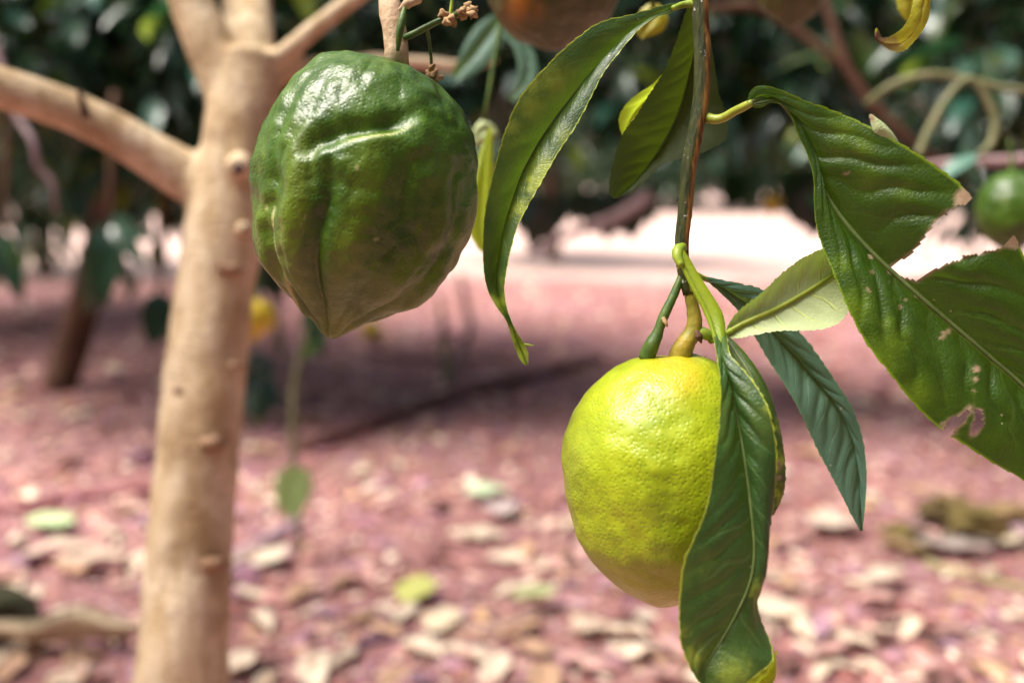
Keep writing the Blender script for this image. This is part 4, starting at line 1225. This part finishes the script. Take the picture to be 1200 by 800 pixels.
# dark hanging leaf sprays in front of the sunlit strip
def spray(label, root, d, leaves):
    t = empty("leaf_spray", P(root[0], root[1], d))
    tag(t, label, "leaves")
    for (x0, y0, x1, y1, w, k) in leaves:
        a, b = P(x0, y0, d), P(x1, y1, d + random.uniform(-.05, .05))
        L = np.linalg.norm(b - a)
        leaf_part(t, a - np.array(t.location), b - a, L, k, roll=(random.uniform(-.3, .3), -1, .2), width=w)
    xs = [(root[0], root[1], d), (root[0] + 2, root[1] - 60, d), (root[0] + 6, root[1] - 160, d)]
    tube("stem", [P(*q) for q in xs], np.array([3, 4, 5]) * d / FPX, M['bark_dark'], t, 10, 7)
spray("dark leaf spray drooping in front of the leaning trunk", (128, 268), 2.4,
      [(128, 262, 96, 372, .8, 0), (126, 262, 118, 360, .9, 0), (128, 266, 148, 342, .7, 1), (130, 262, 168, 308, .8, 0), (126, 258, 92, 325, .8, 1), (130, 255, 172, 280, .9, 1)])
spray("dark leaves hanging at the far left of the sunlit strip", (4, 270), 2.4, [(2, 270, 22, 352, .8, 0), (0, 275, 12, 345, .8, 2), (4, 268, -10, 340, .8, 0)])
spray("dark leaf cluster hanging just right of the leaning trunk", (188, 340), 3.0, [(186, 340, 178, 408, 1.2, 0), (190, 342, 194, 402, 1.2, 1)])
spray("dark leaves hanging between the green citron and the broken branch", (650, 235), 3.4, [(630, 225, 625, 298, 1.1, 0), (640, 225, 640, 285, 1.3, 0), (615, 222, 610, 272, 1.3, 1), (690, 222, 700, 276, 1.5, 0), (735, 215, 744, 282, 1.5, 0), (722, 220, 728, 275, 1.5, 0), (755, 215, 762, 262, 1.5, 1), (660, 222, 652, 270, 1.4, 0), (712, 220, 712, 284, 1.3, 0), (680, 220, 674, 262, 1.4, 0), (585, 222, 582, 262, 1.4, 0)])
spray("dark leaves hanging between the stem and the torn leaf", (880, 190), 3.4, [(862, 200, 856, 246, 1.5, 0), (930, 195, 938, 266, 1.5, 0), (950, 195, 960, 282, 1.4, 0), (880, 195, 878, 250, 1.4, 1), (944, 205, 950, 275, 1.5, 0), (970, 195, 972, 260, 1.6, 0)])

# ------------------------------------------------------------------ sprouts
def sprout(label, base_px, pts, rad, mat, leaves=()):
    b, d = G(*base_px)
    t = empty("citron_sprout", b)
    tag(t, label, "sprout")
    chain = [b + np.array([0, 0, -.01])] + [P(x, y, d) for (x, y) in pts]
    tube("stem", chain, np.array(rad) * d / FPX, mat, t, 24, 8, .1)
    for (x0, y0, x1, y1, w, k) in leaves:
        a, e = P(x0, y0, d), P(x1, y1, d - .02)
        leaf_part(t, a - b, e - a, float(np.linalg.norm(e - a)), k, roll=(random.uniform(-.4, .4), -1, .3), width=w)
    return t
SPL = sprout("thin green sprout with one pale leaf in front of the dark log", (350, 655), [(349, 600), (344, 520), (345, 450), (356, 400), (364, 360)], [4, 4, 4, 4, 3, 2], M['vine'],
       [(366, 350, 374, 418, 1.2, 0), (350, 420, 372, 398, 1, 2)])
b, d = G(350, 655)
pl = leaf(SPL, D3([(346, 546), (328, 552), (321, 572), (326, 594), (338, 608)], d - .03), D3([(346, 546), (343, 562), (341, 580), (340, 595), (338, 607)], d - .025), D3([(346, 546), (360, 550), (366, 568), (359, 592), (339, 608)], d - .03), M['leaf_pale_green'], nveins=5, nu=40, nv=14, midr=None, flip=True, label="pale green leaf", serr=0)
sprout("dark leafy sprout growing beside the pale trunk", (300, 500), [(302, 470), (306, 440), (300, 410)], [4, 4, 4, 2], M['twig_green'],
       [(304, 455, 286, 486, 1.2, 3), (305, 440, 328, 478, 1.2, 0), (304, 430, 282, 462, 1.2, 0), (302, 415, 322, 440, 1.1, 0), (304, 460, 312, 492, 1.3, 0), (300, 412, 290, 430, 1.2, 1), (302, 440, 318, 462, 1.4, 0)])
sprout("leafy sprout with dark leaves high behind the green citron tip", (330, 420), [(325, 380), (318, 340), (312, 300)], [4, 4, 3, 2], M['twig_green'], [(312, 300, 330, 352, 1.3, 0), (312, 300, 300, 348, 1.3, 0), (316, 322, 322, 356, 1.2, 0)])
sprout("thin pale green shoot standing on the shaded litter", (524, 448), [(522, 410), (518, 375), (515, 345)], [5, 5, 4, 2], M['vine'])
sprout("crooked brown dry shoot beside the pale green shoot", (528, 440), [(540, 410), (552, 385), (546, 355), (538, 318)], [5, 5, 5, 4, 2], M['mauve_wood'])

# ------------------------------------------------------------------ litter on the ground
def fallen_mesh(seed, curl, fold, nu=11, nv=5):
    g = np.random.default_rng(seed)
    v = []
    for i in range(nu):
        u = i / (nu - 1)
        w = 0.5 * (math.sin(math.pi * min(1, max(0, u * 0.96 + 0.02))) ** 0.75)
        for j in range(nv):
            s = (j - (nv - 1) / 2) / ((nv - 1) / 2)
            x = u - 0.5
            y = s * w + 0.04 * math.sin(5 * u + seed)
            z = fold * abs(s) ** 1.5 * w + curl * (x * x) * 1.2 + 0.05 * math.sin(7 * u + 3 * s + seed) * w + 0.03 * math.sin(13 * u + seed * 2)
            v.append((x, y, z))
    v = np.array(v); v[:, 2] -= v[:, 2].min()
    n = len(v)
    vv = np.vstack([v, v + np.array([0, 0, -0.012])])
    f = []
    for i in range(nu - 1):
        for j in range(nv - 1):
            a, b_, c, d_ = i * nv + j, i * nv + j + 1, (i + 1) * nv + j + 1, (i + 1) * nv + j
            f.append((a, d_, c, b_)); f.append((a + n, b_ + n, c + n, d_ + n))
    rim = [j for j in range(nv)] + [i * nv + nv - 1 for i in range(1, nu)] + [(nu - 1) * nv + j for j in range(nv - 2, -1, -1)] + [i * nv for i in range(nu - 2, 0, -1)]
    for q in range(len(rim)):
        a, b_ = rim[q], rim[(q + 1) % len(rim)]
        f.append((a, b_, b_ + n, a + n))
    me = mesh_np("fallen_leaf", vv, f)
    me.materials.append(M['fallen'])
    return me
FALLEN = [fallen_mesh(i, c, fo) for i, (c, fo) in enumerate([(.25, .35), (-.25, .2), (.5, .5), (.1, .15), (.35, .8), (-.15, .5)])]

def drop(me, px, py, L, W, ang, color, label, group=None, cat="leaf", tilt=0.0, lift=0.0, name="fallen_leaf"):
    q, d = G(px, py)
    o = bpy.data.objects.new(name, me)
    col.objects.link(o)
    o.location = (q[0], q[1], gh_scalar(q[0], q[1]) + 0.001 + lift)
    o.scale = (L, W, L * 0.8)
    o.rotation_euler = (tilt * 0.6, tilt, ang)
    o.color = tuple(color) + (1,)
    return tag(o, label, cat, group)

KINDS = [((.86, .71, .55), "cream dry leaf lying on the pinkish litter", "cream fallen leaves"),
         ((.62, .40, .26), "tan dry leaf lying on the pinkish litter", "tan fallen leaves"),
         ((.66, .40, .36), "dusty pink dry leaf lying on the litter", "pink fallen leaves"),
         ((.44, .27, .34), "mauve dry leaf lying on the litter", "mauve fallen leaves"),
         ((.15, .075, .065), "dark brown dry leaf lying on the litter", "dark brown fallen leaves")]
g = np.random.default_rng(21)
for i in range(270):
    px = g.uniform(-20, 1220); py = 430 + 380 * g.uniform(0, 1) ** 0.75
    k = int(g.choice(5, p=[.36, .20, .24, .13, .07]))
    c, lab, grp = KINDS[k]
    c = np.array(c) * g.uniform(.8, 1.15)
    L = g.uniform(.04, .11); W = L * g.uniform(.35, .6)
    drop(FALLEN[int(g.integers(0, 6))], px, py, L, W, g.uniform(0, 6.28), c, lab, grp, tilt=g.normal(0, .12))

# the ones the photograph singles out (length and width in photo pixels)
def special(px, py, lpx, wpx, ang, c, label, k=3, cat="leaf", tilt=0.0):
    q, d = G(px, py)
    return drop(FALLEN[k], px, py, lpx * d / FPX, wpx * d / FPX * 1.8, ang, c, label, None, cat, tilt, .018)
special(60, 622, 62, 26, -.3, (.52, .66, .36), "pale green fallen leaf by the thin reddish stick", 3)
special(570, 588, 54, 20, .5, (.56, .70, .46), "pale green fallen leaf lying alone on pink litter", 0)
special(487, 702, 42, 34, 1.2, (.50, .52, .16), "round yellow-green fallen leaf lying flat", 3, tilt=-.5)
special(628, 716, 60, 20, .5, (.48, .50, .26), "greenish curled fallen leaf at the end of a pale stick", 2)
special(520, 738, 44, 30, 1.0, (.72, .60, .42), "cream round-ended fallen leaf beside a pale stick", 1, tilt=-.3)
special(318, 664, 52, 24, .9, (.74, .64, .50), "long cream fallen leaf close right of the pale trunk", 3, tilt=-.2)
special(70, 765, 200, 18, .12, (.68, .54, .36), "large curled tan dry leaf beside the mossy stone", 0)
special(905, 725, 60, 40, 1.2, (.72, .60, .46), "broad cream fallen leaf below the folded green leaf", 3)
special(1035, 690, 70, 18, .6, (.70, .58, .46), "narrow cream fallen leaf near the dark leaf heap", 0)
special(975, 625, 60, 30, .2, (.66, .54, .44), "cream fallen leaf under the tip of the bluish leaf", 0)
special(200, 690, 60, 24, .3, (.60, .42, .34), "pinkish tan fallen leaf against the trunk foot", 1)
special(110, 672, 80, 24, .35, (.64, .49, .38), "long tan fallen leaf left of the trunk foot", 0)
special(70, 655, 80, 20, .3, (.68, .54, .42), "slender pale fallen leaf below the pale green one", 1)
special(1170, 640, 60, 30, .1, (.66, .55, .40), "cream fallen leaf at the edge of the dark leaf heap", 3)
special(690, 745, 46, 26, .4, (.66, .50, .38), "tan fallen leaf right of the greenish curled leaf", 1)
special(585, 610, 40, 24, 2.0, (.6, .5, .48), "pale pink fallen leaf below the pale green leaf", 2)
# the dark heap lower right
g = np.random.default_rng(31)
for i in range(16):
    px, py = g.uniform(1050, 1190), g.uniform(602, 652)
    c = np.array([(.22, .17, .06), (.12, .085, .035), (.34, .24, .12), (.42, .34, .22)][i % 4])
    q, d = G(px, py)
    drop(FALLEN[i % 6], px, py, g.uniform(40, 80) * d / FPX, g.uniform(26, 44) * d / FPX, g.uniform(-.5, .5), c, "dark olive brown dead leaf in the heap below the torn leaf", "dark leaf heap", tilt=g.normal(0, .3), lift=g.uniform(0, .03))
special(1118, 652, 90, 22, -.12, (.36, .30, .27), "grey flat dead leaf lying along the dark leaf heap", 3)

def stick(label, px_pts, rad_px, color, name="fallen_stick", lift=.6, ends=True):
    pts = []
    for (x, y) in px_pts:
        q, d = G(x, y)
        q = q.copy(); q[2] += rad_px * d / FPX * lift
        pts.append(q)
    d = np.mean([G(x, y)[1] for (x, y) in px_pts])
    org = pts[0]
    path = spline(pts, 24)
    r = rad_px * d / FPX * np.interp(np.linspace(0, 1, 24), [0, .5, 1], [1, 1, .75])
    v, f = tube_arrays(path - org, r, 9, True, .22, px_pts[0][0])
    o = link_mesh(name, mesh_np(name, v, f), M['wood'], None, org)
    o.color = tuple(color) + (1,)
    return tag(o, label, "stick" if name == "fallen_stick" else "log")
stick("dark purplish log lying across the shaded ground", [(352, 532), (410, 512), (470, 490), (540, 468), (620, 448), (705, 425)], 10, (.17, .08, .07), "fallen_log")
stick("thin reddish stick running from the pale trunk to the left", [(-40, 606), (40, 597), (110, 585), (190, 574)], 6, (.27, .09, .11))
stick("mauve stick lying right of the pale trunk", [(262, 664), (300, 645), (345, 618)], 8, (.42, .30, .36))
stick("pale stick ending at the greenish curled leaf", [(534, 744), (580, 742), (628, 722)], 8, (.55, .36, .30))
stick("thin pale olive stick under the dark leaf heap", [(1085, 662), (1130, 678), (1200, 692), (1260, 700)], 6, (.38, .33, .18))
stick("purple brown stick on the litter below the green citron", [(400, 770), (440, 752), (480, 748)], 6, (.20, .11, .16))
stick("dark thin stick lying on the far shaded ground", [(430, 418), (520, 425), (600, 420)], 4, (.12, .06, .06))

# mossy stone, bottom left
def stone():
    q, d = G(-8, 742)
    bm = bmesh.new()
    bmesh.ops.create_icosphere(bm, subdivisions=4, radius=1)
    for v in bm.verts:
        n = mnoise.noise(v.co * 1.6 + Vector((3, 1, 2))) * .25 + mnoise.noise(v.co * 5) * .08
        v.co *= 1 + n
        v.co.x *= .075; v.co.y *= .06; v.co.z *= .055
    me = bpy.data.meshes.new("mossy_stone"); bm.to_mesh(me); bm.free()
    me.polygons.foreach_set("use_smooth", [True] * len(me.polygons))
    o = link_mesh("mossy_stone", me, M['moss'], None, (q[0], q[1], q[2] + .03))
    tag(o, "dark mossy stone behind the large curled tan leaf", "stone")
stone()
# windfall fruit
def windfall(px, py, r, mat, label):
    q, d = G(px, py)
    o = ell(px, py, r, r * .85, 1.2, 16, 3)
    t = fruit("citron", o, o[0], o[8], d, mat, label, lump=1.2, res=(48, 36), seed=px * .1)
    t.location.z = q[2] + r * d / FPX * .8
windfall(436, 398, 13, M['ripe'], "yellow windfall citron lying on the shaded ground")

# fine chips and bits, too many to count
def chips(name, label, n, ylo, yhi, smin, smax, seed, pw):
    g = np.random.default_rng(seed)
    y = ylo + (yhi - ylo) * g.random(n) ** pw
    half = y * 0.62 + 1.1
    x = g.uniform(-1, 1, n) * half
    z = np.array([gh_scalar(a, b_) for a, b_ in zip(x, y)])
    L = g.uniform(smin, smax, n) * (0.55 + 1.4 * g.random(n) ** 4); W = L * g.uniform(.3, .8, n); H = L * g.uniform(.08, .3, n)
    yaw = g.uniform(0, 6.28, n); ti = g.normal(0, .3, n)
    T = np.array([[-.5, -.2, 0], [-.3, -.5, .1], [.35, -.4, 0], [.5, .1, .2], [.2, .5, 0], [-.35, .4, .3], [0, 0, 1.0], [0, 0, -.6]])
    Fc = [(0, 1, 6), (1, 2, 6), (2, 3, 6), (3, 4, 6), (4, 5, 6), (5, 0, 6), (1, 0, 7), (2, 1, 7), (3, 2, 7), (4, 3, 7), (5, 4, 7), (0, 5, 7)]
    tx = T[None, :, 0] * L[:, None]; ty = T[None, :, 1] * W[:, None]; tz = T[None, :, 2] * H[:, None] + tx * np.sin(ti)[:, None] * .5
    X = x[:, None] + tx * np.cos(yaw)[:, None] - ty * np.sin(yaw)[:, None]
    Y = y[:, None] + tx * np.sin(yaw)[:, None] + ty * np.cos(yaw)[:, None]
    Z = z[:, None] + tz + H[:, None] * .35
    v = np.stack([X, Y, Z], 2).reshape(-1, 3)
    faces = [tuple(k + i * 8 for k in f) for i in range(n) for f in Fc]
    me = mesh_np(name, v, faces, False)
    pal = np.array([(.82, .67, .52), (.66, .41, .33), (.52, .25, .22), (.46, .25, .29), (.33, .13, .115), (.12, .045, .04), (.58, .36, .20), (.36, .17, .22)])
    t = pal[g.choice(8, n, p=[.09, .14, .22, .13, .19, .11, .05, .07])] * g.uniform(.8, 1.2, (n, 1))
    add_attr(me, "tint", np.repeat(np.hstack([t, np.ones((n, 1))]), 8, axis=0), 'FLOAT_COLOR')
    o = link_mesh(name, me, M['litter'])
    tag(o, label, "litter", kind="stuff")
chips("leaf_litter", "pink and mauve wood chips and leaf bits covering the near soil", 22000, 0.6, 3.6, .012, .040, 41, 1.25)
chips("leaf_litter", "scattered pinkish bits covering the farther shaded soil", 11000, 3.4, 8.0, .02, .055, 42, 1.1)
